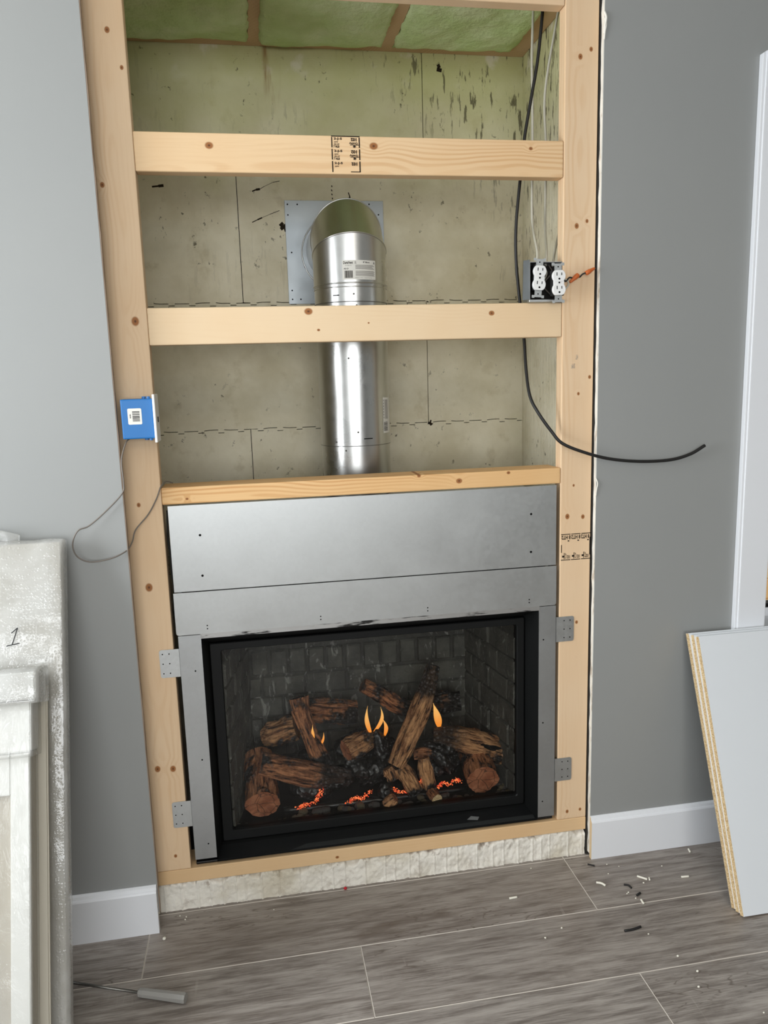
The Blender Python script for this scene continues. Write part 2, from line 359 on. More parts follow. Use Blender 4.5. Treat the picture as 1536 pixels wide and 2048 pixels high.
fr = n.new('ShaderNodeFresnel'); fr.inputs[0].default_value = 1.4; mx = n.new('ShaderNodeMixShader')
n.t.links.new(fr.outputs[0], mx.inputs[0]); n.t.links.new(tr.outputs[0], mx.inputs[1]); n.t.links.new(gl.outputs[0], mx.inputs[2]); n.t.links.new(mx.outputs[0], n.out.inputs[0]); M['wglass'] = n.m
M['blue'] = plain('blue_box_plastic', srgb(6, 104, 172), .42); M['white_plastic'] = plain('white_plastic', srgb(240, 240, 238), .35)
M['cable_black'] = plain('black_cable_jacket', srgb(22, 20, 19), .5); M['cable_white'] = plain('white_cable_jacket', srgb(196, 192, 176), .5)
M['wire_grey'] = plain('grey_thin_wire', srgb(116, 108, 100), .45); M['orange'] = plain('orange_wire_nut', srgb(206, 104, 44), .5)
M['copper'] = plain('bare_copper', srgb(190, 120, 80), .35, 1); M['steel'] = plain('tool_steel', srgb(110, 108, 104), .35, .9); M['handle'] = plain('smoky_grey_handle', srgb(150, 148, 144), .2)
M['debris_white'] = plain('white_offcut', srgb(240, 236, 222), .6); M['debris_black'] = plain('black_offcut', srgb(26, 24, 24), .6); M['red'] = plain('red_plastic_bit', srgb(190, 20, 40), .5)
n = N('cedar_fence_board'); w = n.noise(n.scale(n.co, (3, 3, 40)), 1, 4); n.set(Base_Color=n.mix(n.math('MULTIPLY_ADD', n.rand(), .6, n.math('MULTIPLY', w, .4)), srgb(236, 160, 88), srgb(250, 214, 150)), Roughness=.7); M['cedar'] = n.m
for k in ('flame', 'ember'): M[k].cycles.emission_sampling = 'NONE'
M['ground'] = plain('gravel_ground', srgb(170, 160, 145), .9)

# ================================================================== THE SETTING
O0 = (0, 0, 0)
def struct(name, bm, mats, label=None): 
    o = fin(name, bm, mats, None, origin=O0); tag(o, label, None, None, 'structure'); return o
# floor: sub-floor slab and laminate planks with pale bevels
bm = bmesh.new(); box(bm, -2.0, 3.4, -4.7, .62, -.06, -.009)
box(bm, -2.0, 3.4, -4.7, -2.03, -.009, 0)
floor = struct('floor', bm, M['subfloor'])
def plank_mesh(L, W):
    bm = bmesh.new(); b = .0013; t = 0.0
    lo = [(-L/2, -W/2), (L/2, -W/2), (L/2, W/2), (-L/2, W/2)]; hi = [(x-b*(1 if x > 0 else -1), y-b*(1 if y > 0 else -1)) for x, y in lo]
    A = [bm.verts.new((x, y, -.008)) for x, y in lo]; B = [bm.verts.new((x, y, -.0011)) for x, y in lo]; C = [bm.verts.new((x, y, t)) for x, y in hi]
    bm.faces.new(C); bm.faces.new(A[::-1])
    for i in range(4):
        j = (i+1) % 4
        bm.faces.new((A[i], A[j], B[j], B[i])).material_index = 1; bm.faces.new((B[i], B[j], C[j], C[i])).material_index = 1
    me = bpy.data.meshes.new('plank'); bm.to_mesh(me); bm.free(); me.materials.append(M['plank']); me.materials.append(M['plank_edge']); return me
PW, PL = .225, 1.172
pm = plank_mesh(PL-.0006, PW-.0006)
starts = {0: 1.15, 1: .512, 2: 1.15, 3: .74, 4: .1, 5: .9, 6: .35, 7: .62, 8: .05}
for r in range(9):
    y1 = -.007-PW*r
    k0 = starts[r]
    for k in range(-3, 3):
        x0 = k0+k*PL
        if x0 > 2.9 or x0+PL < -1.3: continue
        link('plank', pm, floor, (x0+PL/2, y1-PW/2, 0))
# narrow cut row under the opening
pm2 = plank_mesh(PL-.0006, .10)
for k in range(-2, 2): link('plank', pm2, floor, (1.15+k*PL+PL/2, -.007+.05, 0))

# left drywall (stands proud of the framing) with raw gypsum edge
def drywall_edge(bm, x, y0, y1, z0, z1, side, n=90, amp=.0016, seed=1):
    """ragged strip of exposed gypsum along a drywall edge"""
    random.seed(seed); rows = []
    for i in range(n+1):
        z = z0+(z1-z0)*i/n; j = (noise.noise(Vector((z*9, seed, 0)))+.5*noise.noise(Vector((z*31, seed, 3))))*amp
        q = noise.noise(Vector((z*23, seed, 7)))*amp
        rows.append([bm.verts.new(p) for p in ((x+side*.004, y0+.0004, z), (x-side*(.0012+j), y0+.0006, z), (x-side*(.001+q), y1, z), (x+side*.004, y1, z))])
    for A, B in zip(rows, rows[1:]):
        for k in range(4): bm.faces.new((A[k], A[(k+1) % 4], B[(k+1) % 4], B[k]))
    bm.faces.new(rows[0]); bm.faces.new(rows[-1][::-1])
bm = bmesh.new(); box(bm, -1.9, .005, -.061, -.0483, .05, 2.6)
wl = struct('wall_left', bm, M['paint'])
bm = bmesh.new(); drywall_edge(bm, .006, -.061, -.0483, .05, 2.6, -1, seed=4); fin('torn_gypsum_edge', bm, plain('brown_paper_edge', srgb(150, 132, 116), .9), wl)
bx('furring_strip', M['dark'], wl, -.09, -.006, -.0478, .0, .05, 2.6)  # strip coloured near-black so the gap behind the drywall reads as shade
bm = bmesh.new(); box(bm, 1.2285, 1.69, -.0127, 0, .012, 2.6); box(bm, 1.69, 3.3, -.0127, 0, .012, .64); box(bm, 2.72, 3.3, -.0127, 0, .64, 2.6); box(bm, 1.69, 2.72, -.0127, 0, 2.13, 2.6)
wr = struct('wall_right', bm, M['paint'])
bm = bmesh.new(); drywall_edge(bm, 1.2275, -.0127, 0, .012, 2.6, 1, seed=9, amp=.0024); fin('torn_gypsum_edge', bm, M['gypsum'], wr)
bm = bmesh.new()
for k, (z, s) in enumerate(((2.262, .006), (2.248, .0045), (1.11, .003))):
    tube(bm, [(1.2265, -.0135, z+.02), (1.231, -.0155, z+.006), (1.2285, -.015, z-.012), (1.2275, -.0135, z-.03)], s*.5, 6, 5)
fin('peeled_paper_strip', bm, M['gypsum'], wr, True)
bx('backing_stud', M['dark'], wr, 1.2225, 1.69, .0005, .09, 0, 2.6)
# wall above the alcove opening
bm = bmesh.new(); box(bm, .005, 1.2285, -.0127, 0, 2.42, 2.6); struct('wall_front', bm, M['paint'])
# other walls of the room, with window openings the daylight comes through
bm = bmesh.new()
for a in ((-4.6, .6, 0, .78), (-4.6, .6, 2.12, 2.6), (-4.6, -1.57, .78, 2.12), (-.33, .6, .78, 2.12)): box(bm, -2.0, -1.9, a[0], a[1], a[2], a[3])
struct('wall_side', bm, M['paint'])
bm = bmesh.new()
for a in ((-2.0, 3.4, 0, .88), (-2.0, 3.4, 2.22, 2.6), (-2.0, -1.52, .88, 2.22), (1.32, 3.4, .88, 2.22)): box(bm, a[0], a[1], -4.7, -4.6, a[2], a[3])
struct('wall_rear', bm, M['paint'])
bm = bmesh.new(); box(bm, 3.3, 3.4, -4.6, .6, 0, 2.6); struct('wall_far_right', bm, M['paint'])
bm = bmesh.new(); box(bm, -2.0, 3.4, -4.7, .62, 2.6, 2.7); ceil = struct('ceiling', bm, M['ceil'])

# ------------------------------------------------------------------ alcove: foam block walls and foamed ceiling
def icf_block(x0, x1, z0, z1, y0, y1, zl=True, zt=True):
    """foam form block with square interlocking teeth along its bed joints"""
    g = .0011; P = .062; A = .0042
    def edge(z, sgn):
        pts = []; k = math.floor(x0/P)
        while k*P < x1:
            for q, s in ((0, 1), (.42, 1), (.42, -1), (.72, -1), (.72, 1)):
                xx = (k+q)*P
                if x0+g < xx < x1-g: pts.append((xx, z+s*A*(.7 if k % 3 else 1.15)))
            k += 1
        return [(x0+g, z+A)]+pts+[(x1-g, z+A)]
    lo = [(x, z+g) for x, z in edge(z0, 1)]; hi = [(x, z-g) for x, z in edge(z1, 1)]
    loop = lo+hi[::-1]; bm = bmesh.new()
    A_ = [bm.verts.new((x, y0, z)) for x, z in loop]; B_ = [bm.verts.new((x, y1, z)) for x, z in loop]
    n = len(loop)
    for i in range(n): bm.faces.new((A_[i], A_[(i+1) % n], B_[(i+1) % n], B_[i]))
    f = bm.faces.new(A_[::-1]); bm.faces.new(B_)
    return bm
bm = bmesh.new(); box(bm, -.2, 1.5, .565, .62, 0, 2.6)
wb = struct('wall_back', bm, M['dark'])
H = .391; zr = [1.262+H*k for k in range(-4, 4)]
for r in range(len(zr)-1):
    odd = r % 2 == 1
    s = (.314 if odd else .897)
    if zr[r+1] > 2.5: pass
    xs = [-.15, s, s+1.2] if s > .6 else [-.15, s, 1.4]
    xs = [-.15, s, 1.4]
    for a, b in zip(xs, xs[1:]):
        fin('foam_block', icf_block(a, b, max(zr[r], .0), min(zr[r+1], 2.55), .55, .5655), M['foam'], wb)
def gouge(pts, w):
    bm = bmesh.new(); P = [Vector(q) for q in pts]
    for (a, b), k in zip(zip(P, P[1:]), range(99)):
        d = (b-a).normalized(); m_ = Vector((-d.y, d.x))*w*(.5+.35*math.sin(k*2.1))
        bm.faces.new([bm.verts.new((t.x, .5494, t.y)) for t in (a-m_, b-m_, b+m_, a+m_)])
    fin('gouge_mark', bm, M['gouge'], wb)
M['gouge'] = plain('dark_gouge', srgb(48, 40, 30), .9, 0, .1)
gouge([(.360, 1.985), (.372, 1.990), (.384, 1.992), (.398, 2.000)], .004); gouge([(.355, 1.895), (.372, 1.903), (.386, 1.909)], .0025); gouge([(.386, 1.909), (.41, 1.919), (.44, 1.93)], .001); gouge([(.398, 2.0), (.425, 2.012), (.445, 2.016)], .001)
gouge([(.441, 1.893), (.447, 1.886), (.453, 1.878), (.456, 1.868)], .014); gouge([(.948, 2.362), (.953, 2.352), (.951, 2.341)], .010)
for k in range(5): gouge([(.604+.002*math.sin(k*5), 2.005-.012*k), (.605, 2.000-.012*k)], .003)
gouge([(.066, 1.995), (.085, 1.997), (.100, 1.999)], .005); gouge([(.905, 1.272), (.902, 1.262), (.907, 1.255)], .005); gouge([(.655, 1.985), (.66, 1.972), (.657, 1.965)], .003)
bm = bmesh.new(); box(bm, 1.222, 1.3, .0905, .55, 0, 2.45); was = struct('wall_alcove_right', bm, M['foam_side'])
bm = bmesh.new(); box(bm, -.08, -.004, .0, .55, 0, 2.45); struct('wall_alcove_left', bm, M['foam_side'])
# alcove ceiling with joists and spray foam bays
bm = bmesh.new(); box(bm, -.08, 1.3, .04, .56, 2.43, 2.47); ca = struct('ceiling_alcove', bm, M['dark'])
bx('back_plate', M['joist'], ca, -.004, 1.222, .503, .5495, 2.392, 2.43, .002)
bx('side_plate', M['joist'], ca, 1.167, 1.2215, .04, .503, 2.392, 2.43, .002)
for x0, x1 in ((.370, .404), (.763, .800)): bx('joist', M['joist'], ca, x0, x1, .04, .503, 2.390, 2.43, .002)
def foam_bay(x0, x1, y0, y1, seed):
    bm = bmesh.new(); nx, ny = 46, 40; g = []
    for i in range(nx+1):
        row = []
        for j in range(ny+1):
            s, t = i/nx, j/ny; x = x0+(x1-x0)*s; y = y0+(y1-y0)*t
            if j == ny: y += noise.noise(Vector((x*24, seed, 0)))*.014+noise.noise(Vector((x*75, seed, 1)))*.010
            if i in (0, nx): x += noise.noise(Vector((y*26, seed, i)))*.007+noise.noise(Vector((y*80, seed, i)))*.004
            e = min(1, min(s, 1-s, 1-t)*9)
            z = 2.386-.010*e**.5+noise.noise(Vector((x*7, y*7, seed)))*.010+noise.noise(Vector((x*24, y*24, seed)))*.004
            if e == 0: z = 2.3895
            row.append(bm.verts.new((x, y, z)))
        g.append(row)
    for i in range(nx):
        for j in range(ny): bm.faces.new((g[i][j], g[i+1][j], g[i+1][j+1], g[i][j+1]))
    rim = [g[i][0] for i in range(nx+1)]+[g[nx][j] for j in range(1, ny+1)]+[g[i][ny] for i in range(nx-1, -1, -1)]+[g[0][j] for j in range(ny-1, 0, -1)]
    top = [bm.verts.new((v.co.x, v.co.y, 2.432)) for v in rim]; n = len(rim)
    for k in range(n): bm.faces.new((rim[k], rim[(k+1) % n], top[(k+1) % n], top[k]))
    fin('spray_foam', bm, M['spray'], ca, True)
foam_bay(-.004, .371, .04, .508, 1.3); foam_bay(.402, .764, .04, .510, 4.1); foam_bay(.799, 1.169, .04, .507, 8.7)
# chipped foam footing below the sill
bm = bmesh.new(); nx, nz = 520, 22; g = []; random.seed(77); ribs = [.012]
while ribs[-1] < 1.22: ribs.append(ribs[-1]+random.choice((.026, .034, .044, .047, .058)))
for i in range(nx+1):
    row = []; x = -.002+1.222*i/nx
    chip = max(0, noise.noise(Vector((x*22, 0, 2)))+.5*noise.noise(Vector((x*70, 0, 4)))+.15)*.030
    rib = min(abs(x-q) for q in ribs)
    for j in range(nz+1):
        t = j/nz; z = (.0815)*t
        y = .004-(.0026 if rib < .0016 else 0)+.003*noise.noise(Vector((x*30, z*30, 1)))+.0022*noise.noise(Vector((x*90, z*90, 5)))
        d = z-(.0795-chip)
        if d > 0: y += min(.018, d*2.2)
        row.append(bm.verts.new((x, y, z)))
    g.append(row)
for i in range(nx):
    for j in range(nz): bm.faces.new((g[i][j], g[i+1][j], g[i+1][j+1], g[i][j+1]))
bk = [[bm.verts.new((-.002+1.222*i/nx, .06, z)) for i in (0, nx)] for z in (0, .0815)]
bm.faces.new((bk[0][0], bk[0][1], bk[1][1], bk[1][0]))
ff = fin('trim_1', bm, M['foam_base'], None, True, origin=O0); tag(ff, 'chipped white foam footing strip under the bottom sill board', None, None, 'structure')

# ------------------------------------------------------------------ baseboards, window with casing, outdoors
def baseboard(name, x0, x1, yf, yw, end_mat):
    bm = bmesh.new(); t = yw-yf
    prof = [(yw, 0), (yf, 0), (yf, .115), (yf+t*.15, .119), (yf+t*.35, .121), (yf+t*.5, .128), (yw-.002, .1315), (yw, .1315)]
    A = [bm.verts.new((x0, y, z)) for y, z in prof]; B = [bm.verts.new((x1, y, z)) for y, z in prof]; n = len(prof)
    for i in range(n): bm.faces.new((A[i], A[(i+1) % n], B[(i+1) % n], B[i]))
    bm.faces.new(A[::-1]).material_index = 1; bm.faces.new(B).material_index = 1
    o = fin(name, bm, [M['trim'], end_mat], None, origin=O0); tag(o, None, None, None, 'structure'); return o
baseboard('baseboard_left', -1.9, .003, -.0765, -.0615, M['trim'])
baseboard('baseboard_right', 1.2275, 1.659, -.0268, -.0130, M['trim_raw'])
def casing(bm, pts):  # list of boxes
    for p in pts: box(bm, *p, .0025, 2)
bm = bmesh.new()
casing(bm, [(1.661, 1.748, -.031, -.0128, .66, 2.20), (2.70, 2.787, -.031, -.0128, .66, 2.20), (1.661, 2.787, -.032, -.0128, 2.115, 2.205)])
box(bm, 1.653, 1.662, -.0285, -.0128, .0, 2.20, .002); box(bm, 1.661, 1.748, -.0305, -.0128, .0, .66, .0025)
tr1 = fin('trim_2', bm, M['trim'], None, origin=O0); tag(tr1, 'white painted casing around the window beside the leaning boards', None, None, 'structure')
w1 = empty('window_1', (2.22, .06, .64)); tag(w1, None, None, None, 'structure')
bm = bmesh.new(); box(bm, 1.69, 1.752, -.0125, .13, .64, 2.13); box(bm, 2.694, 2.72, -.0125, .13, .64, 2.13); box(bm, 1.752, 2.694, -.0125, .13, 2.11, 2.13); box(bm, 1.752, 2.694, -.022, .13, .64, .662, .002)
fin('window_jamb', bm, M['trim'], w1)
bm = bmesh.new()
for a in ((1.753, 1.785, .662, 2.109), (2.66, 2.693, .662, 2.109), (1.785, 2.66, .662, .690), (1.785, 2.66, 2.08, 2.109)): box(bm, a[0], a[1], .075, .115, a[2], a[3], .003)
fin('sash_frame', bm, M['trim'], w1)
for z in (.6905, .6985): bx('black_gasket', M['black_soft'], w1, 1.785, 2.66, .079, .109, z, z+.0045)
bx('pane', M['wglass'], w1, 1.785, 2.66, .092, .098, .703, 2.08)
bm = bmesh.new(); box(bm, -1.5, 9, .7, 6, -.4, -.3); gr = fin('ground_outside', bm, M['ground'], None, origin=O0); tag(gr, None, None, None, 'structure')
fe = empty('cedar_fence', (4.0, 2.6, -.3)); tag(fe, 'warm cedar board fence seen outside through the window edge', 'fence')
me = None
for k in range(14):
    if me is None:
        o = bx('fence_board', M['cedar'], fe, 1.8, 7.5, 2.58, 2.605, -.28, -.142, .004); me = o.data
    else: link('fence_board', me, fe, (0, 0, .142*k))
for x in (2.1, 4.3, 6.5): bx('fence_post', M['cedar'], fe, x, x+.09, 2.606, 2.69, -.3, 1.75)

# ================================================================== FRAMING LUMBER
def lumber(name, label, ax, x0, x1, y0, y1, z0, z1, knots=(), seed=0.0, base=(232, 203, 168), dark=(212, 170, 124), bev=.0035, grain=.55):
    bm = bmesh.new(); box(bm, x0, x1, y0, y1, z0, z1, bev, 3)
    xc, zc = (x0+x1)/2, z0
    ks = [((x-xc, z-zc, r) if ax == 'x' else (z-zc, x-xc, r)) for x, z, r in knots]
    o = fin(name, bm, pine(name+'_pine', ax, ks, base, dark, seed, grain), None, origin=(xc, (y0+y1)/2, z0))
    return tag(o, label, 'lumber', 'framing boards of the alcove opening')
ls = lumber('framing_stud', 'long pine stud left of the opening, carrying the blue box', 'z', -.0035, .0868, 0, .038, .1225, 2.42,
       ((.050, 2.197, .0055), (.075, 2.12, .004), (.011, 1.869, .005), (.059, 1.563, .0085), (.031, 1.122, .0045), (.039, .911, .0085), (.022, .42, .007), (.061, .416, .007), (.049, .165, .004), (.055, .26, .003)), 1.0)
rs = lumber('framing_stud', 'long pine stud right of the opening, black stamp near its middle', 'z', 1.1313, 1.2205, 0, .038, .1225, 2.42,
       ((1.172, 2.183, .0055), (1.2, 2.201, .0045), (1.168, 1.783, .0055), (1.196, 1.795, .004), (1.179, 1.357, .0035), (1.169, 1.111, .003), (1.152, 1.026, .006), (1.197, 1.023, .005), (1.162, .147, .0045), (1.202, .149, .004), (1.183, .723, .004), (1.21, 1.40, .004)), 7.0)
b1 = lumber('cross_brace', 'upper pine cross board with the black printed stamp', 'x', .0872, 1.1308, .0005, .0385, 1.900, 1.987,
       ((.257, 1.959, .0075), (.646, 1.965, .008), (1.044, 1.967, .004)), 12.0, (234, 202, 160), (204, 154, 102), .0035, 1.0)
b2 = lumber('cross_brace', 'pale cross board passing in front of the vent pipe joint', 'x', .0872, 1.1308, .0005, .0385, 1.506, 1.5934,
       ((.471, 1.58, .008), (.94, 1.569, .006), (.494, 1.535, .003), (.62, 1.55, .002)), 21.0, (234, 208, 172), (222, 188, 146), .0035, .5)
b3 = lumber('cross_brace', 'orange-toned cross board lying flat above the metal panel', 'x', .0872, 1.1308, -.001, .088, 1.1185, 1.1610,
       ((.148, 1.131, .003), (.848, 1.14, .0065), (.984, 1.155, .004), (.74, 1.159, .004)), 33.0, (230, 190, 138), (198, 140, 82), .0035, 1.2)
b0 = lumber('cross_brace', 'topmost pine cross board cut by the upper picture edge', 'x', .0872, 1.1308, .0005, .0385, 2.297, 2.385, (), 41.0)
sl = lumber('sill_board', 'bottom pine sill board lying on the white foam footing', 'x', -.0035, 1.2205, .0, .089, .0825, .1222,
       ((.483, .098, .004),), 52.0, (228, 194, 150), (204, 160, 112), .002)
# ink stamps (flat print on the wood)
bm = bmesh.new(); F = lambda u, v: (u, .0001, v)
x0, x1, z0, z1 = .5435, .6125, 1.9045, 1.9850
for a, b in ((1.9600, 1.9835), (1.9325, 1.9570), (1.9045, 1.9295)):
    add_rect(bm, x0, a, .0026, b-a, F); add_rect(bm, x1-.0028, a, .0028, b-a, F)
add_rect(bm, x0, z1-.0006, x1-x0, .0022, F); add_rect(bm, x1-.024, z0, .024, .0020, F)
for zb in (1.9735, 1.9460, 1.9185):
    add_text(bm, '2-J-S', x0+.006, zb+.0025, .020, .0068, F, bold=.04); add_text(bm, 'SPF', x0+.0065, zb-.0025, .010, .0030, F, bold=.02)
    if zb > 1.93:
        add_text(bm, 'KD HT', x0+.0065, zb-.0075, .013, .0032, F, bold=.04); add_text(bm, '7 NLB', x0+.005, zb-.0140, .014, .0056, F, bold=.04)
    add_text(bm, '102', x1-.022, zb+.001, .014, .0078, F, True, .05)
    if zb > 1.93:
        add_text(bm, 'Quality', x1-.026, zb-.0065, .021, .0062, F, True, .03)
        vs = [bm.verts.new(F(x1-.0135+.0052*math.cos(a)*(1 if k % 2 else .45), zb-.0105+.0042*math.sin(a)*(1 if k % 2 else .45))) for k, a in enumerate(2*math.pi*q/14 for q in range(14))]
        bm.faces.new(vs)
        add_rect(bm, x1-.024, zb-.0078, .021, .0014, F)
fin('grade_stamp', bm, M['ink'], b1)
bm = bmesh.new(); F = lambda u, v: (u, -.0004, v)
x0, x1, z0, z1 = 1.1345, 1.2195, .9035, .9775
for a, b in ((0, .32), (.345, .66), (.69, 1)):
    add_rect(bm, x0+(x1-x0)*a, z1-.0022, (x1-x0)*(b-a), .0022, F); add_rect(bm, x0+(x1-x0)*a, z0, (x1-x0)*(b-a), .0022, F)
add_rect(bm, x0, z0+.022, .0022, .022, F); add_rect(bm, x1-.0022, z0+.012, .0022, .05, F)
for k in range(3):
    u = x0+.001+k*.0285; w = .0265 if k < 2 else .024
    add_text(bm, '8 HT2', u, z1-.0155, w, .0115, F, True, .03); add_rect(bm, u+.018, z1-.0212, .0048, .0032, F)
    add_text(bm, '102', u+.0165 if k < 2 else u+.014, z0+.0045, .0088, .0095, F, True, .02)
    add_rect(bm, u+.0075, z0+.0035, .0018, .0175, F); add_rect(bm, u+.0025, z0+.0085, .0052, .0052, F); add_text(bm, 'Q', u+.0105, z0+.0045, .0045, .016, F, True)
fin('grade_stamp', bm, M['ink'], rs)
bm = bmesh.new()
add_text(bm, 'HT', 1.170, 1.447, .006, .012, F, True); add_text(bm, 'SPF', 1.158, 1.424, .010, .012, F, True)
fin('faint_stamp', bm, M['ink_grey'], rs)

# ================================================================== GAS FIREPLACE
fp = empty('gas_fireplace', (.6105, .2, .1225)); tag(fp, 'large built-in gas fireplace with galvanized panels and black framed glass', 'fireplace')
up = bx('upper_panel', M['galv'], fp, .099, 1.1205, .0, .0012, .8925, 1.1150, .0005, 1)
lp_bm = bmesh.new()
# lower panel: folded sheet whose lower corners are rounded
prof = [(.0965, .8905), (1.1215, .8905), (1.1215, .784), (1.1195, .780), (1.115, .7785), (.103, .7785), (.0985, .780), (.0965, .784)]
A = [lp_bm.verts.new((x, -.0012, z)) for x, z in prof]; B = [lp_bm.verts.new((x, .0008, z)) for x, z in prof]
for i in range(8): lp_bm.faces.new((A[i], A[(i+1) % 8], B[(i+1) % 8], B[i]))
lp_bm.faces.new(A); lp_bm.faces.new(B[::-1])
lp = fin('lower_panel', lp_bm, M['galv'], fp)
def hole(x, y, z, r, parent):
    bm = bmesh.new(); cyl(bm, (x, y-.0004, z), (x, y+.0006, z), r, 10); return fin('screw_hole', bm, M['hole'], parent)
for x, z in ((.173, 1.037), (.172, .932), (1.048, 1.039), (1.048, .934)): hole(x, 0, z, .0032, up)
for x in (.175, .467, .756, 1.043):
    for z in (.800, .7915): hole(x, -.0012, z, .0018, lp)
cl = []
for x0, x1, hx in ((.100, .157, .137), (1.072, 1.1215, 1.0855)):
    bm = bmesh.new(); box(bm, x0, x1, 0, .0014, .146 if x0 < .5 else .140, .7765); box(bm, x0 if x0 > .5 else x1-.0012, x0+.0012 if x0 > .5 else x1, .0014, .018, .146, .7765)
    box(bm, x0 if x0 < .5 else x1-.0012, x0+.0012 if x0 < .5 else x1, .0014, .05, .146, .7765)
    c = fin('side_column', bm, M['galv_col'], fp)
    for z in (.68, .4325, .189): hole(hx, 0, z, .0022, c)
# bright folded lip below the panel
bm = bmesh.new(); hexa(bm, [(.156, -.0005, .766), (1.073, -.0005, .766), (1.073, .012, .769), (.156, .012, .769), (.156, -.0012, .7785), (1.073, -.0012, .7785), (1.073, .012, .7785), (.156, .012, .7785)])
n = N('smudged_lip_metal'); sm = n.noise(n.scale(n.co, (9, 1, 60)), 1, 4, .65); n.set(Base_Color=n.mix(n.rng(sm, .52, .62), (.62, .63, .63, 1), (.05, .05, .05, 1)), Metallic=.9, Roughness=.35); M['lip'] = n.m
fin('top_lip', bm, M['lip'], fp)
# black surround tapering in to the door frame
YF = .06
so = (.1575, 1.0715, .132, .7665); si = (.172, 1.052, .152, .7295)
bm = bmesh.new()
def ring(o, i, yo, yi):
    a = [(o[0], yo, o[2]), (o[1], yo, o[2]), (o[1], yo, o[3]), (o[0], yo, o[3])]; b = [(i[0], yi, i[2]), (i[1], yi, i[2]), (i[1], yi, i[3]), (i[0], yi, i[3])]
    A = [bm.verts.new(p) for p in a]; B = [bm.verts.new(p) for p in b]
    for k in range(4): bm.faces.new((A[k], A[(k+1) % 4], B[(k+1) % 4], B[k]))
ring(so, si, .001, YF+.012); ring((so[0]-.003, so[1]+.003, so[2]-.003, so[3]+.003), so, .06, .001); ring((so[0]-.003, so[1]+.003, so[2]-.003, so[3]+.003), si, .06, YF+.014)
fin('black_surround', bm, M['black_soft'], fp)
gi = (.2015, 1.0305, .180, .7085)
bm = bmesh.new()
def rr(o, r, y, n=5):
    P = []
    for cx, cz, a0 in ((o[1]-r, o[2]+r, -90), (o[1]-r, o[3]-r, 0), (o[0]+r, o[3]-r, 90), (o[0]+r, o[2]+r, 180)):
        for k in range(n+1): a = math.radians(a0+90*k/n); P.append(bm.verts.new((cx+r*math.cos(a), y, cz+r*math.sin(a))))
    return P
L = [rr(si, .004, YF+.03), rr(si, .004, YF+.002), rr((si[0]+.002, si[1]-.002, si[2]+.002, si[3]-.002), .004, YF), rr((gi[0]-.002, gi[1]+.002, gi[2]-.002, gi[3]+.002), .008, YF), rr(gi, .007, YF+.003), rr(gi, .007, YF+.03)]
for A, B in zip(L, L[1:]+L[:1]):
    for k in range(len(A)): bm.faces.new((A[k], A[(k+1) % len(A)], B[(k+1) % len(A)], B[k]))
fin('door_frame', bm, M['black_soft'], fp)
bx('glass_pane', M['glass'], fp, gi[0]-.004, gi[1]+.004, YF+.012, YF+.016, gi[2]-.004, gi[3]+.004)
# bottom tray below the door
bm = bmesh.new(); box(bm, .1, 1.1215, .012, .06, .1235, .1310, .002); hexa(bm, [(.158, .006, .1310), (1.0715, .006, .1310), (1.0715, .066, .1310), (.158, .066, .1310), (.158, .006, .1345), (1.0715, .006, .1345), (1.0715, .066, .150), (.158, .066, .150)])
fin('base_tray', bm, M['black'], fp)
bm = bmesh.new(); hexa(bm, [(.36, .0068, .1348), (1.065, .0068, .1348), (1.065, .020, .1385), (.40, .020, .1385), (.36, .0068, .1354), (1.065, .0068, .1354), (1.065, .020, .1391), (.40, .020, .1391)]); fin('tray_lip', bm, plain('worn_black_steel', srgb(66, 68, 68), .3, .6), fp)
bm = bmesh.new(); hexa(bm, [(.868, .030, .1425), (.898, .024, .1410), (.905, .034, .1438), (.882, .040, .1450), (.868, .030, .1430), (.898, .024, .1416), (.905, .034, .1444), (.882, .040, .1456)]); fin('latch_tab', bm, M['bracket'], fp)
# cabinet shell behind
bm = bmesh.new(); box(bm, .104, 1.117, .43, .46, .1235, 1.08); box(bm, .104, .112, .05, .43, .1235, 1.08); box(bm, 1.109, 1.117, .05, .43, .1235, 1.08); box(bm, .112, 1.109, .05, .43, 1.07, 1.08); box(bm, .112, 1.109, .05, .43, .1235, .140)
box(bm, .112, 1.109, .0016, .05, .79, .80); fin('cabinet_shell', bm, M['galv_col'], fp)
# nailing brackets
def bracket(x0, x1, z0, z1, flip):
    bm = bmesh.new(); t = .0012; y = -.0014; r = .006
    def prof(yy):
        P = []; 
        for cx, cz, a0, rad in ((x1, z0, -90, 0 if not flip else r), (x1, z1, 0, 0 if not flip else r), (x0, z1, 90, r if not flip else 0), (x0, z0, 180, r if not flip else 0)):
            sx = -1 if cx == x1 else 1; sz = 1 if cz == z0 else -1
            if rad == 0: P.append(bm.verts.new((cx, yy, cz)))
            else:
                for k in range(5): a = math.radians(a0+90*k/4); P.append(bm.verts.new((cx+sx*rad+rad*math.cos(a), yy, cz+sz*rad+rad*math.sin(a))))
        return P
    A, B = prof(y), prof(y+t); n_ = len(A)
    for i in range(n_): bm.faces.new((A[i], A[(i+1) % n_], B[(i+1) % n_], B[i]))
    bm.faces.new(A); bm.faces.new(B[::-1])
    xe = x1 if not flip else x0
    box(bm, xe-.0012 if not flip else xe, xe if not flip else xe+.0012, y+t, .035, z0, z1)
    b = fin('mounting_bracket', bm, M['bracket'], fp)
    cols = (x0+.008, x0+.0245) if not flip else (x1-.0115, x1-.029)
    for x in cols:
        for z in (z1-.0115, (z0+z1)/2, z0+.0115): hole(x, y, z, .0017, b)
bracket(.050, .0995, .669, .744, False); bracket(.0505, .0995, .247, .321, False)
bracket(1.1225, 1.1745, .670, .7425, True); bracket(1.1222, 1.173, .2475, .318, True)
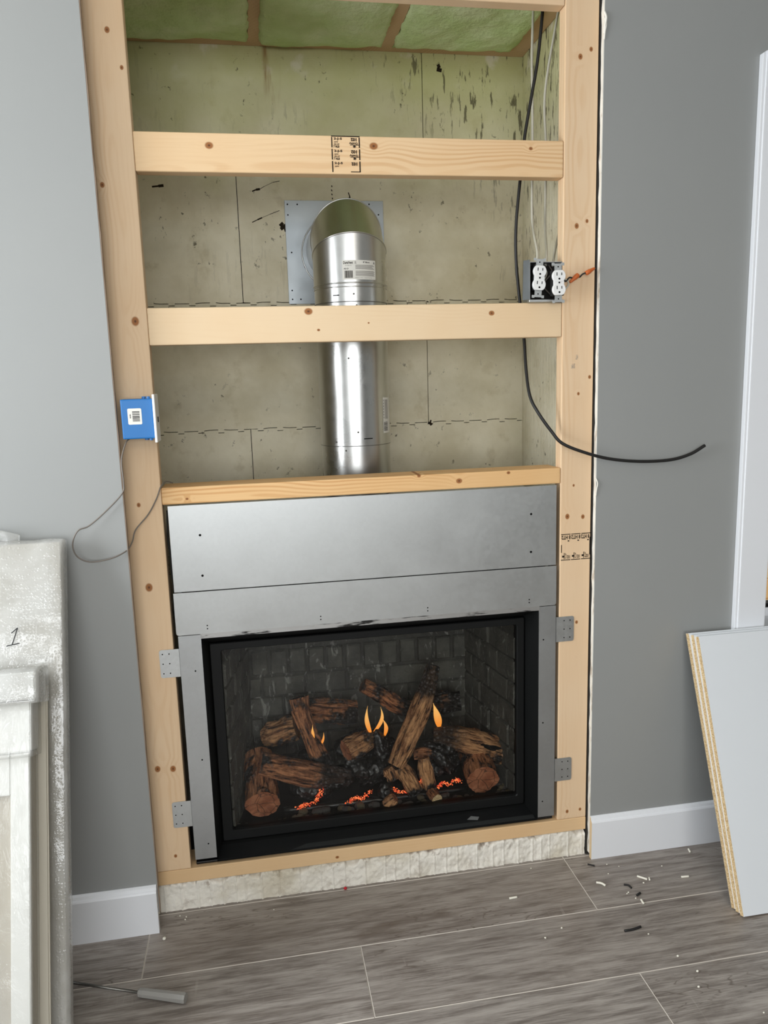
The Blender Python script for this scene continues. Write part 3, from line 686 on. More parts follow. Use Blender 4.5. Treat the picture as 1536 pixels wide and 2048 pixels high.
# firebox: lining, bricks as sub-parts
YB = .40; XL, XR = .262, .972
bm = bmesh.new(); box(bm, .15, 1.08, YB+.004, YB+.02, .14, .74); fbb = fin('firebox_back', bm, M['mortar'], fp)
def brick_bm(pts, d):   # rounded rough brick from 4 face corners + inward normal
    bm = bmesh.new(); P = [Vector(p) for p in pts]; c = sum(P, Vector())/4; nrm = (P[1]-P[0]).cross(P[3]-P[0]).normalized()*d
    back = [p for p in P]; mid = [p+nrm*.6+(c-p)*.02 for p in P]; top = [p+nrm+(c-p).normalized()*.006 for p in P]
    R = [[bm.verts.new(q+Vector((random.uniform(-1, 1), 0, random.uniform(-1, 1)))*.0013) for q in S] for S in (back, mid, top)]
    for A, B in zip(R, R[1:]):
        for k in range(4): bm.faces.new((A[k], A[(k+1) % 4], B[(k+1) % 4], B[k]))
    bm.faces.new(R[-1]); return bm
random.seed(5)
x = .215; k = 0
while x < 1.0:
    fin('brick', brick_bm([(x, YB+.004, .497), (x+.050, YB+.004, .497), (x+.050, YB+.004, .574), (x, YB+.004, .574)], .009+random.uniform(0, .004)), M['brick'], fbb); x += .0595
for r in range(5):
    z1 = .487-r*.068; z0 = z1-.062; x = .17-(.07 if r % 2 else 0)
    while x < 1.0:
        w = .136; fin('brick', brick_bm([(x, YB+.004, z0), (x+w-.006, YB+.004, z0), (x+w-.006, YB+.004, z1), (x, YB+.004, z1)], .006+random.uniform(0, .004)), M['brick'], fbb); x += w
for side, (p, q) in enumerate((((.200, .078), (XL, YB)), ((XR, YB), (1.036, .078)))):
    P = Vector((p[0], p[1], 0)); Q = Vector((q[0], q[1], 0)); d = (Q-P); Ld = d.length; d.normalize(); out = Vector((d.y, -d.x, 0))
    bm = bmesh.new(); a, b = P, Q
    hexa(bm, [(a.x, a.y, .14), (b.x, b.y, .14), (b.x-out.x*.02, b.y-out.y*.02, .14), (a.x-out.x*.02, a.y-out.y*.02, .14), (a.x, a.y, .74), (b.x, b.y, .74), (b.x-out.x*.02, b.y-out.y*.02, .74), (a.x-out.x*.02, a.y-out.y*.02, .74)])
    fs = fin('firebox_side', bm, M['mortar'], fp)
    for r in range(7):
        z0 = .165+r*.072; t = .0 if r % 2 else -.055
        while t < Ld-.02:
            t0, t1 = max(t, .002), min(t+.108, Ld-.004)
            if t1-t0 > .02:
                A = P+d*t0; Bq = P+d*t1
                fin('brick', brick_bm([(A.x, A.y, z0), (Bq.x, Bq.y, z0), (Bq.x, Bq.y, z0+.066), (A.x, A.y, z0+.066)], .004+random.uniform(0, .005)), M['brick'], fs)
            t += .114
bm = bmesh.new(); hexa(bm, [(.19, .078, .722), (1.04, .078, .722), (1.04, YB+.004, .60), (.19, YB+.004, .60), (.19, .078, .735), (1.04, .078, .735), (1.04, YB+.004, .735), (.19, YB+.004, .735)]); fin('firebox_roof', bm, M['mortar'], fp)
bx('firebox_floor', M['black_soft'], fp, .17, 1.07, .074, YB, .142, .163)
bm = bmesh.new(); tube(bm, [(.345, .150, .170), (.5, .146, .1705), (.7, .146, .1705), (.90, .150, .170)], .010, 10, 6); bt = fin('burner_tube', bm, M['black'], fp, True)

# ------------------------------------------------------------------ logs, charcoal, rocks, embers, flames
def log_rings(pts, rads, seed, ns=44, n=11, ridge=.16):
    C = catmull(pts, n) if len(pts) > 2 else [Vector(pts[0]).lerp(Vector(pts[1]), k/24) for k in range(25)]
    out = []; co = []; run = 0.0; u = None; m = len(C)-1
    for i, c in enumerate(C):
        d = (C[min(i+1, m)]-C[max(i-1, 0)]).normalized()
        if u is None: u, v = frame_of(d)
        else: u = (u-d*u.dot(d)).normalized(); v = d.cross(u)
        t = i/m; q = t*(len(rads)-1); k = min(int(q), len(rads)-2); r = rads[k]+(rads[k+1]-rads[k])*(q-k)
        row = []; cr = []; run += (c-C[i-1]).length if i else 0
        for a in range(ns):
            A = 2*math.pi*a/ns; cr.append((r*math.cos(A)+seed, r*math.sin(A)+seed*.7, run))
            h = noise.noise(Vector((math.cos(A)*1.3, math.sin(A)*1.3, t*2.2+seed)))*ridge+noise.noise(Vector((math.cos(A)*4.5, math.sin(A)*4.5, t*3.1+seed*2)))*ridge*.75-abs(noise.noise(Vector((math.cos(A)*7, math.sin(A)*7, t*1.6+seed*3))))*ridge*.9+ridge*.2
            row.append(c+(u*math.cos(A)+v*math.sin(A))*r*(1+h))
        out.append(row); co.append(cr)
    return C, out, co
def log_thing(label, pts, rads, seed, mat, end_mats=(None, None), ridge=.16, hollow=(0, 0), name='ceramic_log', cat='log'):
    C, R, G = log_rings(pts, rads, seed, ridge=ridge); ns = len(R[0])
    zmin = min(p.z for r in R for p in r)
    root = empty(name, (C[len(C)//2].x, C[len(C)//2].y, zmin)); tag(root, label, cat, 'logs of the fire')
    bm = bmesh.new(); V = [[bm.verts.new(p) for p in r] for r in R]
    for A, B in zip(V, V[1:]):
        for k in range(ns): bm.faces.new((A[k], A[(k+1) % ns], B[(k+1) % ns], B[k]))
    ob = fin('bark', bm, mat, root, True); at = ob.data.attributes.new('grain', 'FLOAT_VECTOR', 'POINT')
    at.data.foreach_set('vector', [q for r in G for g in r for q in g])
    for e, (idx, nb) in enumerate(((0, 1), (-1, -2))):
        ringp = R[idx]; c = C[idx]; inward = (C[nb]-c).normalized(); bm = bmesh.new()
        prev = [bm.verts.new(p) for p in ringp]
        for s in (.93, .7, .4):
            cur = [bm.verts.new(c+(p-c)*s+inward*(hollow[e]*(1 if s < .8 else .15)+.0018*noise.noise(p*90))) for p in ringp]
            for k in range(ns): bm.faces.new((prev[k], prev[(k+1) % ns], cur[(k+1) % ns], cur[k]))
            prev = cur
        bm.faces.new(prev)
        fin('cut_end', bm, end_mats[e] or mat, root, False)
    return root
E_, BK, BL, BC = M['endgrain'], M['bark'], M['bark_light'], M['bark_char']
log_thing('round sawn-end log at the front left corner of the fire', [(.286, .108, .221), (.284, .18, .245), (.281, .27, .285)], [.049, .050, .046], 1.1, BK, (E_, None), .10)
log_thing('round log with a cracked reddish sawn end, front right of the fire', [(.942, .112, .213), (.944, .19, .232), (.947, .29, .262)], [.048, .049, .044], 2.3, BK, (E_, None), .10)
log_thing('thick log lying across the left side, its right end charred', [(.283, .165, .318), (.36, .168, .292), (.45, .165, .262), (.545, .168, .240)], [.030, .037, .036, .022], 3.7, M['bark_tip'], (E_, M['char']), .2)
log_thing('upright leaning log with a hollow broken top, left of the fire', [(.410, .262, .468), (.418, .245, .42), (.445, .21, .34), (.478, .185, .27)], [.031, .027, .026, .025], 5.2, BK, (M['char'], None), .2, (.02, 0))
log_thing('horizontal log along the back left under the brick wall', [(.40, .315, .405), (.48, .31, .395), (.59, .305, .382)], [.036, .038, .034], 6.6, BK, (None, M['char']), .22)
log_thing('stubby pale log end deep in the back left corner', [(.298, .33, .318), (.34, .32, .332), (.40, .31, .35)], [.026, .040, .034], 7.9, BL, (E_, None), .25)
log_thing('short broken log stub in the middle of the fire', [(.537, .175, .322), (.57, .19, .328), (.62, .215, .335)], [.030, .036, .028], 9.4, BL, (E_, M['char']), .22)
log_thing('slim log slanting down behind the flames at the centre back', [(.612, .305, .470), (.66, .30, .438), (.73, .295, .392), (.81, .29, .372)], [.022, .026, .027, .026], 10.8, BK, (None, None), .22)
log_thing('dark log end showing right of the tall slanting log', [(.83, .315, .385), (.87, .31, .384), (.925, .30, .388)], [.030, .034, .028], 12.1, BC, (None, None), .25)
log_thing('tall slanting log with grey top and split pale lower half', [(.823, .225, .545), (.797, .208, .475), (.757, .175, .405), (.715, .148, .340), (.678, .125, .283)], [.019, .025, .028, .029, .022], 13.5, M['bark_top'], (M['char'], None), .24)
l9 = log_thing('long split log pointing right with a dark hollow in its end', [(.812, .215, .318), (.88, .205, .310), (.96, .195, .285), (1.028, .182, .262)], [.026, .036, .040, .040], 15.0, M['bark_left'], (M['char'], BK), .18, (0, .02))
from mathutils.bvhtree import BVHTree
bk_ = [c for c in l9.children if c.name.startswith('bark')][0]; L9 = wloc(bk_)
bvh = BVHTree.FromPolygons([v.co+L9 for v in bk_.data.vertices], [list(f.vertices) for f in bk_.data.polygons])
view = Vector((.22, .93, -.30)).normalized()
def on_log(x, z):
    o_ = Vector((x, .17, z))-view*.3; h = bvh.ray_cast(o_, view); return (h[0]-view*.0012) if h[0] else Vector((x, .15, z))
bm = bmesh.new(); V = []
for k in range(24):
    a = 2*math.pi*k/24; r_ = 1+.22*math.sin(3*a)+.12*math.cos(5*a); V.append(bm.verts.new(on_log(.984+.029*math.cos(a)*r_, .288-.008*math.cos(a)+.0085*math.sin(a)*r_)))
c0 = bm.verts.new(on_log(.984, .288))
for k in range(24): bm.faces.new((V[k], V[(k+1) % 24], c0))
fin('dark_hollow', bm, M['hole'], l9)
log_thing('small upright split piece below the tall slanting log', [(.697, .150, .268), (.715, .140, .235), (.738, .122, .192)], [.020, .026, .022], 16.6, BL, (M['char'], None), .25)
log_thing('small pale upright chunk between two ember beds', [(.770, .160, .282), (.775, .150, .24), (.785, .138, .192)], [.017, .023, .021], 18.2, BL, (None, None), .2)
log_thing('short brown twig beside grey charcoal, centre right', [(.745, .185, .283), (.775, .182, .284), (.808, .180, .280)], [.015, .018, .015], 19.9, BK, (None, None), .2)
log_thing('small notched wood chip at the front centre of the fire', [(.640, .104, .176), (.652, .100, .186), (.668, .096, .200)], [.012, .017, .013], 21.2, BL, (E_, E_), .3)
log_thing('tiny round sawn billet at the front right of the embers', [(.793, .088, .182), (.789, .105, .184), (.782, .125, .188)], [.0165, .017, .015], 22.8, BK, (M['chip'], None), .12)
log_thing('pale knobby chunk left of the split piece, above the embers', [(.660, .160, .262), (.668, .155, .245), (.672, .150, .225)], [.014, .020, .014], 24.1, BL, (None, None), .3)
def blob(pts, r, seed, sub=3):
    bm = bmesh.new(); bmesh.ops.create_icosphere(bm, subdivisions=sub, radius=1)
    a, b = Vector(pts[0]), Vector(pts[-1]); d = b-a
    for v in bm.verts:
        s = v.co.copy(); k = 1+.34*noise.noise(s*1.6+Vector((seed, 0, 0)))+.22*noise.noise(s*4+Vector((0, seed, 0)))+.12*noise.noise(s*9)
        t = max(0, min(1, .5+s.dot(d.normalized())*.6)) if d.length > 1e-6 else .5
        v.co = a+d*t+s*r*k
    return bm
chars = [('silvery charcoal lump hanging under the flames, centre', [(.637, .20, .345), (.655, .185, .285)], .024),
         ('dark charcoal lump below the short broken stub', [(.56, .19, .275), (.585, .185, .245)], .028),
         ('charcoal lump at the tip of the thick left log', [(.475, .175, .232), (.530, .172, .238)], .026),
         ('rough charcoal lump behind the front wood chip', [(.645, .140, .200), (.660, .138, .185)], .022),
         ('grey crumbling charcoal arch, right of centre', [(.812, .176, .285), (.848, .165, .235)], .019),
         ('charcoal bridge under the left end of the long split log', [(.80, .195, .300), (.86, .190, .285)], .020),
         ('charcoal lump wedged low between the centre logs', [(.60, .20, .22), (.64, .20, .24)], .030),
         ('charcoal heap under the thick left log', [(.40, .185, .215), (.46, .185, .20)], .030),
         ('charcoal heap deep behind the right ember bed', [(.82, .22, .21), (.88, .23, .225)], .032),
         ('charcoal heap at the back of the left side', [(.36, .27, .24), (.44, .26, .26)], .034),
         ('charcoal heap in the middle behind the short stub', [(.55, .27, .29), (.66, .27, .30)], .038)]
for k, (lab, p, r) in enumerate(chars):
    o = fin('charcoal_lump', blob(p, r, 3.3*k+1), M['char'], None, True); tag(o, lab, 'charcoal', 'charcoal in the fire')
# lava rocks along the front edge (every one an object)
rmesh = []
for k in range(6):
    bm = blob([(0, 0, 0), (0, 0, 0)], .5, 7.7*k+2, 2); z = min(v.co.z for v in bm.verts)
    bmesh.ops.translate(bm, verts=bm.verts, vec=(0, 0, -z)); me = bpy.data.meshes.new('lava_rock'); bm.to_mesh(me); bm.free()
    me.materials.append(M['rock'] if k % 3 else M['rock2']); me.polygons.foreach_set('use_smooth', [True]*len(me.polygons)); rmesh.append(me)
random.seed(11)
spots = []
for i in range(62):
    x = .212+.81*(i/61)+random.uniform(-.004, .004); y = .082+random.uniform(0, .02)
    if .25 < x < .32 or .91 < x < .975: y = .078
    spots.append((x, y, random.uniform(.014, .022)))
for i in range(26): spots.append((random.uniform(.985, 1.025), random.uniform(.10, .24), random.uniform(.014, .02)))
for i in range(14): spots.append((random.uniform(.34, .62), random.uniform(.105, .128), random.uniform(.018, .028)))
for i in range(12): spots.append((random.uniform(.68, .9), random.uniform(.105, .128), random.uniform(.014, .024)))
for x, y, s in spots:
    o = link('lava_rock', random.choice(rmesh), None, (x, y, .163)); o.scale = (s, s, s*.8); o.rotation_euler = (0, 0, random.uniform(0, 6.28))
    zn = ('heaped in the right corner of the firebox' if x > .98 else 'in front of the round log at right' if x > .9 else 'along the glass right of the front wood chip' if x > .67 else 'along the glass left of the front wood chip' if x > .34 else 'along the glass by the round log at left')
    tag(o, 'small dark lava rock '+zn, 'rock', 'lava rocks '+zn)
def ember_bed(path, seed):
    random.seed(seed); bm = bmesh.new(); C = catmull(path, 9)
    for c in C:
        for k in range(4):
            p = c+Vector((random.uniform(-.007, .007), random.uniform(-.005, .005), random.uniform(-.003, .004)+(.008*random.random()**4)))
            r = random.uniform(.0006, .0018); b2_ = bmesh.ops.create_icosphere(bm, subdivisions=1, radius=r)
            for v in b2_['verts']: v.co = Vector((v.co.x*random.uniform(.8, 2.0), v.co.y, v.co.z*random.uniform(.8, 1.6)))+p
    return fin('glowing_ember', bm, M['ember'], bt)
ember_bed([(.383, .130, .183), (.405, .130, .187), (.432, .132, .192), (.450, .136, .208), (.458, .138, .226)], 1)
ember_bed([(.532, .132, .182), (.556, .132, .190), (.575, .132, .188), (.603, .132, .207)], 2)
ember_bed([(.668, .134, .206), (.690, .133, .193), (.722, .133, .196), (.742, .133, .200), (.752, .134, .222)], 3)
ember_bed([(.782, .134, .193), (.808, .133, .195), (.822, .133, .206), (.842, .133, .197), (.862, .133, .212), (.876, .133, .204)], 4)
def flame(label, base, tip, r, bend):
    a, b = Vector(base), Vector(tip); bm = bmesh.new(); n = 12; ns = 10; rows = []
    for i in range(n+1):
        t = i/n; c = a.lerp(b, t)+Vector((bend*math.sin(math.pi*t), 0, 0)); w = r*(math.sin(math.pi*min(1, t*1.0+.06))**.8)*(1-t)**.45*1.25+.0003
        rows.append([bm.verts.new(c+Vector((math.cos(q)*w, math.sin(q)*w*.55, 0))) for q in (2*math.pi*k/ns for k in range(ns))])
    for A, B in zip(rows, rows[1:]):
        for k in range(ns): bm.faces.new((A[k], A[(k+1) % ns], B[(k+1) % ns], B[k]))
    bm.faces.new(rows[0][::-1]); bm.faces.new(rows[-1])
    o = fin('flame', bm, M['flame'], None, True, origin=base); tag(o, label, 'flame', 'gas flames')
flame('single pointed flame rising left of the short stub', (.449, .20, .338), (.444, .20, .405), .0058, -.003)
flame('tiny curled flame right of the left pointed flame', (.463, .20, .332), (.476, .20, .377), .0034, .004)
flame('tall left tongue of the forked flame at the centre', (.619, .20, .355), (.611, .20, .447), .0068, -.008)
flame('right tongue of the forked flame at the centre', (.622, .20, .354), (.650, .20, .440), .0064, .016)
flame('low flame flickering just left of the tall slanting log', (.660, .20, .345), (.655, .205, .400), .0060, .008)
flame('broad yellow flame right of the tall slanting log', (.834, .215, .345), (.815, .215, .430), .0115, .003)

# ================================================================== VENT PIPE
vp = empty('vent_pipe', (.6175, .30, 1.082)); tag(vp, 'shiny galvanized vent pipe elbowing into the foam back wall', 'vent pipe')
PX, PY = .6175, .30
def pipe_seg(p0, n0, p1, n1, r, ns=64):
    """tube of radius r between two cutting planes"""
    p0, p1 = Vector(p0), Vector(p1); d = (p1-p0).normalized(); u = Vector((1, 0, 0)); v = d.cross(u).normalized(); out = []
    for p, nn in ((p0, Vector(n0)), (p1, Vector(n1))):
        row = []
        for k in range(ns):
            a = 2*math.pi*k/ns; q = p+(u*math.cos(a)+v*math.sin(a))*r; t = (p-q).dot(nn)/d.dot(nn); row.append(q+d*t)
        out.append(row)
    return out
def pipe_obj(name, p0, n0, p1, n1, r, mat=None, flare=0):
    A, B = pipe_seg(p0, n0, p1, n1, r); bm = bmesh.new()
    a = [bm.verts.new(p) for p in A]; b = [bm.verts.new(p) for p in B]; ns = len(a)
    for k in range(ns): bm.faces.new((a[k], a[(k+1) % ns], b[(k+1) % ns], b[k]))
    return fin(name, bm, mat or M['pipe'], vp, True), A, B
def bead(name, loop, r, mat=None):
    bm = bmesh.new(); rows = []; n_ = len(loop)
    for i, p in enumerate(loop):
        d = (loop[(i+1) % n_]-loop[i-1]).normalized(); u, v = frame_of(d)
        rows.append([bm.verts.new(p+(u*math.cos(a)+v*math.sin(a))*r) for a in (2*math.pi*k/8 for k in range(8))])
    for i in range(n_):
        A, B = rows[i], rows[(i+1) % n_]
        for k in range(8): bm.faces.new((A[k], A[(k+1) % 8], B[(k+1) % 8], B[k]))
    bmesh.ops.remove_doubles(bm, verts=bm.verts, dist=1e-6)
    return fin(name, bm, mat or M['pipe'], vp, True)
Z_, Y_ = (0, 0, 1), (0, 1, 0); m1 = Vector((0, math.sin(math.radians(22.5)), math.cos(math.radians(22.5)))); m2 = Vector((0, math.sin(math.radians(67.5)), math.cos(math.radians(67.5))))
aa = .05; zh = 1.81; P1 = (PX, PY, zh-aa); P2 = (PX, PY+aa, zh)
def hloop(z, r): return [Vector((PX+r*math.cos(2*math.pi*k/64), PY+r*math.sin(2*math.pi*k/64), z)) for k in range(64)]
pipe_obj('lower_section', (PX, PY, 1.082), Z_, (PX, PY, 1.232), Z_, .1005)
pipe_obj('middle_section', (PX, PY, 1.226), Z_, (PX, PY, 1.630), Z_, .1015)
pipe_obj('collar_section', (PX, PY, 1.622), Z_, (PX, PY, 1.668), Z_, .1030)
sleeve, A, B = pipe_obj('elbow_sleeve', (PX, PY, 1.667), Z_, P1, m1, .1040); bead('seam_bead', B, .0022)
_, A, B2 = pipe_obj('elbow_gore', P1, m1, P2, m2, .1030); bead('seam_bead', B2, .0018)
pipe_obj('wall_section', P2, m2, (PX, .549, zh), Y_, .1015)
bead('seam_bead', hloop(1.672, .1040), .0020); bead('seam_bead', hloop(1.662, .1034), .0014); bead('seam_line', hloop(1.6225, .1032), .0011, M['pipe_seam']); bead('seam_line', hloop(1.2262, .1015), .0010, M['pipe_seam'])
bead('collar_ring', [Vector((.615+.112*math.cos(2*math.pi*k/64), .547, 1.803+.112*math.sin(2*math.pi*k/64))) for k in range(64)], .0022)
pl = bx('wall_plate', M['galv_plate'], vp, .4555, .7635, .5475, .5492, 1.6505, 1.9600, .0005, 1)
for x, z in ((.465, 1.948), (.495, 1.948), (.465, 1.917), (.719, 1.95), (.748, 1.919), (.471, 1.806), (.467, 1.692), (.467, 1.665), (.493, 1.665)): hole(x, .5475, z, .0024, pl)
def rivet(th, z, r, s=.003):
    bm = bmesh.new(); bmesh.ops.create_icosphere(bm, subdivisions=2, radius=s); p = Vector((PX+r*math.sin(th), PY-r*math.cos(th), z)); bmesh.ops.translate(bm, verts=bm.verts, vec=p); fin('rivet', bm, M['steel'], vp, True)
for th, z, r in ((-.70, 1.238, .1015), (-.42, 1.214, .1005), (-.06, 1.265, .1015), (-.05, 1.642, .103), (.02, 1.612, .1015), (-.25, 1.47, .1015)): rivet(th, z, r, .0026)
def slot(th0, th1, z, r):
    bm = bmesh.new(); F = lambda u, v: (PX+(r+.0003)*math.sin(u), PY-(r+.0003)*math.cos(u), v); add_rect(bm, th0, z-.0014, th1-th0, .0028, F, 0, 6); fin('lock_slot', bm, M['hole'], vp)
slot(-.62, -.44, 1.640, .103); slot(.10, .36, 1.246, .1015)
def cyl_label(name, th0, w, z0, h, r, draw):
    R1 = r+.0004; R2 = r+.0007; bm = bmesh.new()
    F = lambda u, v: (PX+R1*math.sin(th0+u/R1), PY-R1*math.cos(th0+u/R1), z0+v); G = lambda u, v: (PX+R2*math.sin(th0+u/R2), PY-R2*math.cos(th0+u/R2), z0+v)
    add_rect(bm, 0, 0, w, h, F, 0, 24); lab = fin(name, bm, M['sticker'], vp)
    for k, mt in enumerate(('ink', 'ink_grey')):
        bm = bmesh.new(); draw(bm, G, k)
        if len(bm.verts): fin('label_print', bm, M[mt], lab)
        else: bm.free()
def d1(bm, G, k):
    if k == 0:
        add_text(bm, 'DuraVent', .003, .0405, .026, .0072, G, bold=.025); add_text(bm, 'UL', .034, .0410, .005, .0065, G); add_text(bm, '8" Elbow', .058, .0430, .020, .0040, G, bold=.02); add_text(bm, '45-D', .004, .0265, .013, .0036, G, bold=.02)
        random.seed(3); u = .006
        while u < .028: w = random.choice((.0006, .0009, .0016)); add_rect(bm, u, .004, w, .019, G); u += w+random.choice((.0005, .0009))
        add_text(bm, 'A', .090, .0405, .0045, .0070, G, bold=.03)
    else:
        add_text(bm, 'M&G', .009, .0355, .016, .0026, G)
        for r in range(5): add_rect(bm, .036, .0270+r*.0024, .057-(r % 3)*.004, .0013, G, 0, 10)
        for r in range(6): add_rect(bm, .036, .0090+r*.0024, .058-(r % 2)*.003, .0013, G, 0, 10)
        add_text(bm, 'DIRECT VENT   MADE IN USA', .034, .0030, .050, .0024, G)
cyl_label('maker_label', -.327, .097, 1.680, .0505, .1040, d1)
def d2(bm, G, k):
    if k == 0:
        random.seed(4); v = .006
        while v < .032: w = random.choice((.0008, .0014)); add_rect(bm, .003, v, .022, w, G, 0, 4); v += w+.001
        for q in range(7): add_rect(bm, .003, .042+q*.008, .0018, .0045, G)
    else:
        for q in range(6): add_rect(bm, .009+q*.0034, .040, .0016, .055, G)
cyl_label('side_label', .775, .046, 1.258, .101, .1015, d2)
def d3(bm, G, k):
    if k == 0:
        random.seed(6); u = .003
        while u < .028: w = random.choice((.0008, .0014)); add_rect(bm, u, .004, w, .028, G); u += w+.0011
cyl_label('lower_label', -.98, .042, 1.578, .0365, .1015, d3)

# ================================================================== ELECTRICAL
# blue switch box with white cover plate on the left stud
bb = empty('switch_box', (.053, -.03, 1.288)); tag(bb, 'blue plastic electrical box with white plate on the left stud', 'electrical box')
bm = bmesh.new(); box(bm, .0175, .0905, -.0615, -.002, 1.2885, 1.3815, .003, 2)
for z in (1.3835, 1.2865): cyl(bm, (.068, -.03, z-.003), (.068, -.03, z+.003), .005, 10); cyl(bm, (.080, -.045, z-.003), (.080, -.045, z+.003), .004, 10)
fin('box_body', bm, M['blue'], bb)
cp = bx('cover_plate', M['white_plastic'], bb, .0908, .0968, -.0690, .0005, 1.2785, 1.3915, .002, 3)
bx('toggle', M['black_soft'], cp, .0965, .0985, -.038, -.030, 1.325, 1.338, .0005)
F = lambda u, v: (.0325+u, -.0618, 1.3225+v)
bm = bmesh.new(); 
def rrect(bm, x, y, w, h, r, F):
    P = []
    for cx, cy, a0 in ((x+w-r, y+r, -90), (x+w-r, y+h-r, 0), (x+r, y+h-r, 90), (x+r, y+r, 180)):
        for k in range(5): a = math.radians(a0+90*k/4); P.append(bm.verts.new(F(cx+r*math.cos(a), cy+r*math.sin(a))))
    bm.faces.new(P)
rrect(bm, 0, 0, .0315, .0375, .003, F); st = fin('barcode_sticker', bm, M['sticker'], bb)
bm = bmesh.new(); F = lambda u, v: (.0325+u, -.0620, 1.3225+v); random.seed(9); v = .007
while v < .031: w = random.choice((.0006, .0011, .0016)); add_rect(bm, .0105, v, .0165, w, F); v += w+random.choice((.0006, .0011))
for k in range(4): add_rect(bm, .0045, .015+k*.0024, .0022, .0017, F)
fin('barcode', bm, M['ink'], st)
bm = bmesh.new(); tube(bm, [(.030, -.04, 1.289), (.022, -.055, 1.280), (.011, -.068, 1.241), (.0115, -.070, 1.19), (.007, -.071, 1.164), (-.031, -.072, 1.125), (-.073, -.078, 1.091), (-.096, -.085, 1.083), (-.109, -.088, 1.063), (-.112, -.088, 1.039), (-.102, -.086, 1.017), (-.075, -.082, 1.004), (-.029, -.076, 1.009), (.003, -.060, 1.022), (.014, -.035, 1.038), (.022, -.020, 1.064), (.054, -.012, 1.100), (.076, -.010, 1.137), (.088, -.006, 1.166), (.098, .02, 1.1745), (.112, .04, 1.168)], .00165, 8, 6)
o = fin('thin_wire', bm, M['wire_grey'], None, True); tag(o, 'thin grey wire looping out from below the blue box', 'wire')
# black cable
bm = bmesh.new(); tube(bm, [(1.118, .11, 2.40), (1.112, .1, 2.329), (1.099, .1, 2.21), (1.081, .1, 2.114), (1.063, .1, 2.016), (1.052, .1, 1.917), (1.041, .1, 1.804), (1.041, .1, 1.714), (1.050, .095, 1.604), (1.058, .085, 1.511), (1.055, .06, 1.425), (1.054, .028, 1.355), (1.068, .002, 1.310), (1.100, -.012, 1.260), (1.127, -.022, 1.228), (1.187, -.029, 1.202), (1.258, -.030, 1.182), (1.345, -.030, 1.171), (1.433, -.030, 1.171), (1.492, -.030, 1.184), (1.535, -.030, 1.206)], .0043, 10, 8)
o = fin('black_cable', bm, M['cable_black'], None, True); tag(o, 'black cable hanging down the alcove and curling over the right wall', 'cable')
for lab, pts in (('white flat cable left of two, dropping into the metal outlet box', [(1.125, .20, 2.39), (1.110, .17, 2.25), (1.104, .15, 2.131), (1.105, .15, 2.006), (1.101, .14, 1.827), (1.085, .06, 1.73), (1.072, .035, 1.690)]),
                 ('white flat cable hanging nearest the right alcove wall', [(1.19, .17, 2.39), (1.166, .15, 2.305), (1.139, .15, 2.145), (1.143, .15, 2.007), (1.142, .15, 1.814), (1.115, .07, 1.73), (1.098, .035, 1.690)]),
                 ('short white cable running from behind the right stud into the outlet box', [(1.205, .16, 1.95), (1.196, .15, 1.86), (1.182, .145, 1.801), (1.150, .10, 1.735), (1.118, .035, 1.690)])):
    bm = bmesh.new(); tube(bm, pts, .0036, 8, 8); o = fin('white_cable', bm, M['cable_white'], None, True); tag(o, lab, 'cable', 'white cables')
bm = bmesh.new(); tube(bm, [(.094, .03, 1.10), (.0925, .028, 1.06), (.091, .03, 1.02), (.094, .03, .985), (.0935, .03, .94), (.096, .03, .90), (.092, .03, .84), (.094, .03, .79)], .0022, 7, 6)
o = fin('gap_wire', bm, M['cable_black'], None, True); tag(o, 'thin black wire in the gap left of the metal panel', 'wire')
# metal outlet box, two duplex outlets, wire nuts
jb = empty('outlet_box', (1.083, .03, 1.594)); tag(jb, 'open square metal outlet box beside the right stud', 'electrical box')
bm = bmesh.new(); box(bm, 1.0425, 1.1295, .049, .051, 1.600, 1.6955); box(bm, 1.0425, 1.0440, .002, .049, 1.600, 1.6955); box(bm, 1.128, 1.1295, .002, .049, 1.600, 1.6955); box(bm, 1.044, 1.128, .002, .049, 1.600, 1.6015); box(bm, 1.044, 1.128, .002, .049, 1.694, 1.6955)
fin('box_shell', bm, M['galv_col'], jb)
bm = bmesh.new(); hexa(bm, [(1.0225, -.002, 1.600), (1.0425, .001, 1.602), (1.0425, .003, 1.602), (1.0225, .0, 1.600), (1.0245, -.002, 1.698), (1.0425, .001, 1.7005), (1.0425, .003, 1.7005), (1.0245, .0, 1.698)]); fin('mounting_ear', bm, M['galv_plate'], jb)
bx('bottom_flange', M['bracket'], jb, 1.036, 1.1300, -.012, .004, 1.5940, 1.5995, .001)
bx('dark_interior', M['dark'], jb, 1.0445, 1.1275, .0445, .0485, 1.603, 1.693)
random.seed(21)
for k, mt in enumerate(('cable_black', 'copper', 'cable_white', 'cable_black', 'wire_grey')):
    bm = bmesh.new(); x = 1.062+.011*k; tube(bm, [(x, .03, 1.69), (x+random.uniform(-.02, .02), .02, 1.67), (x+random.uniform(-.02, .02), .025, 1.64), (x+random.uniform(-.02, .02), .03, 1.61)], .0017, 7, 6); fin('inner_wire', bm, M[mt], jb, True)
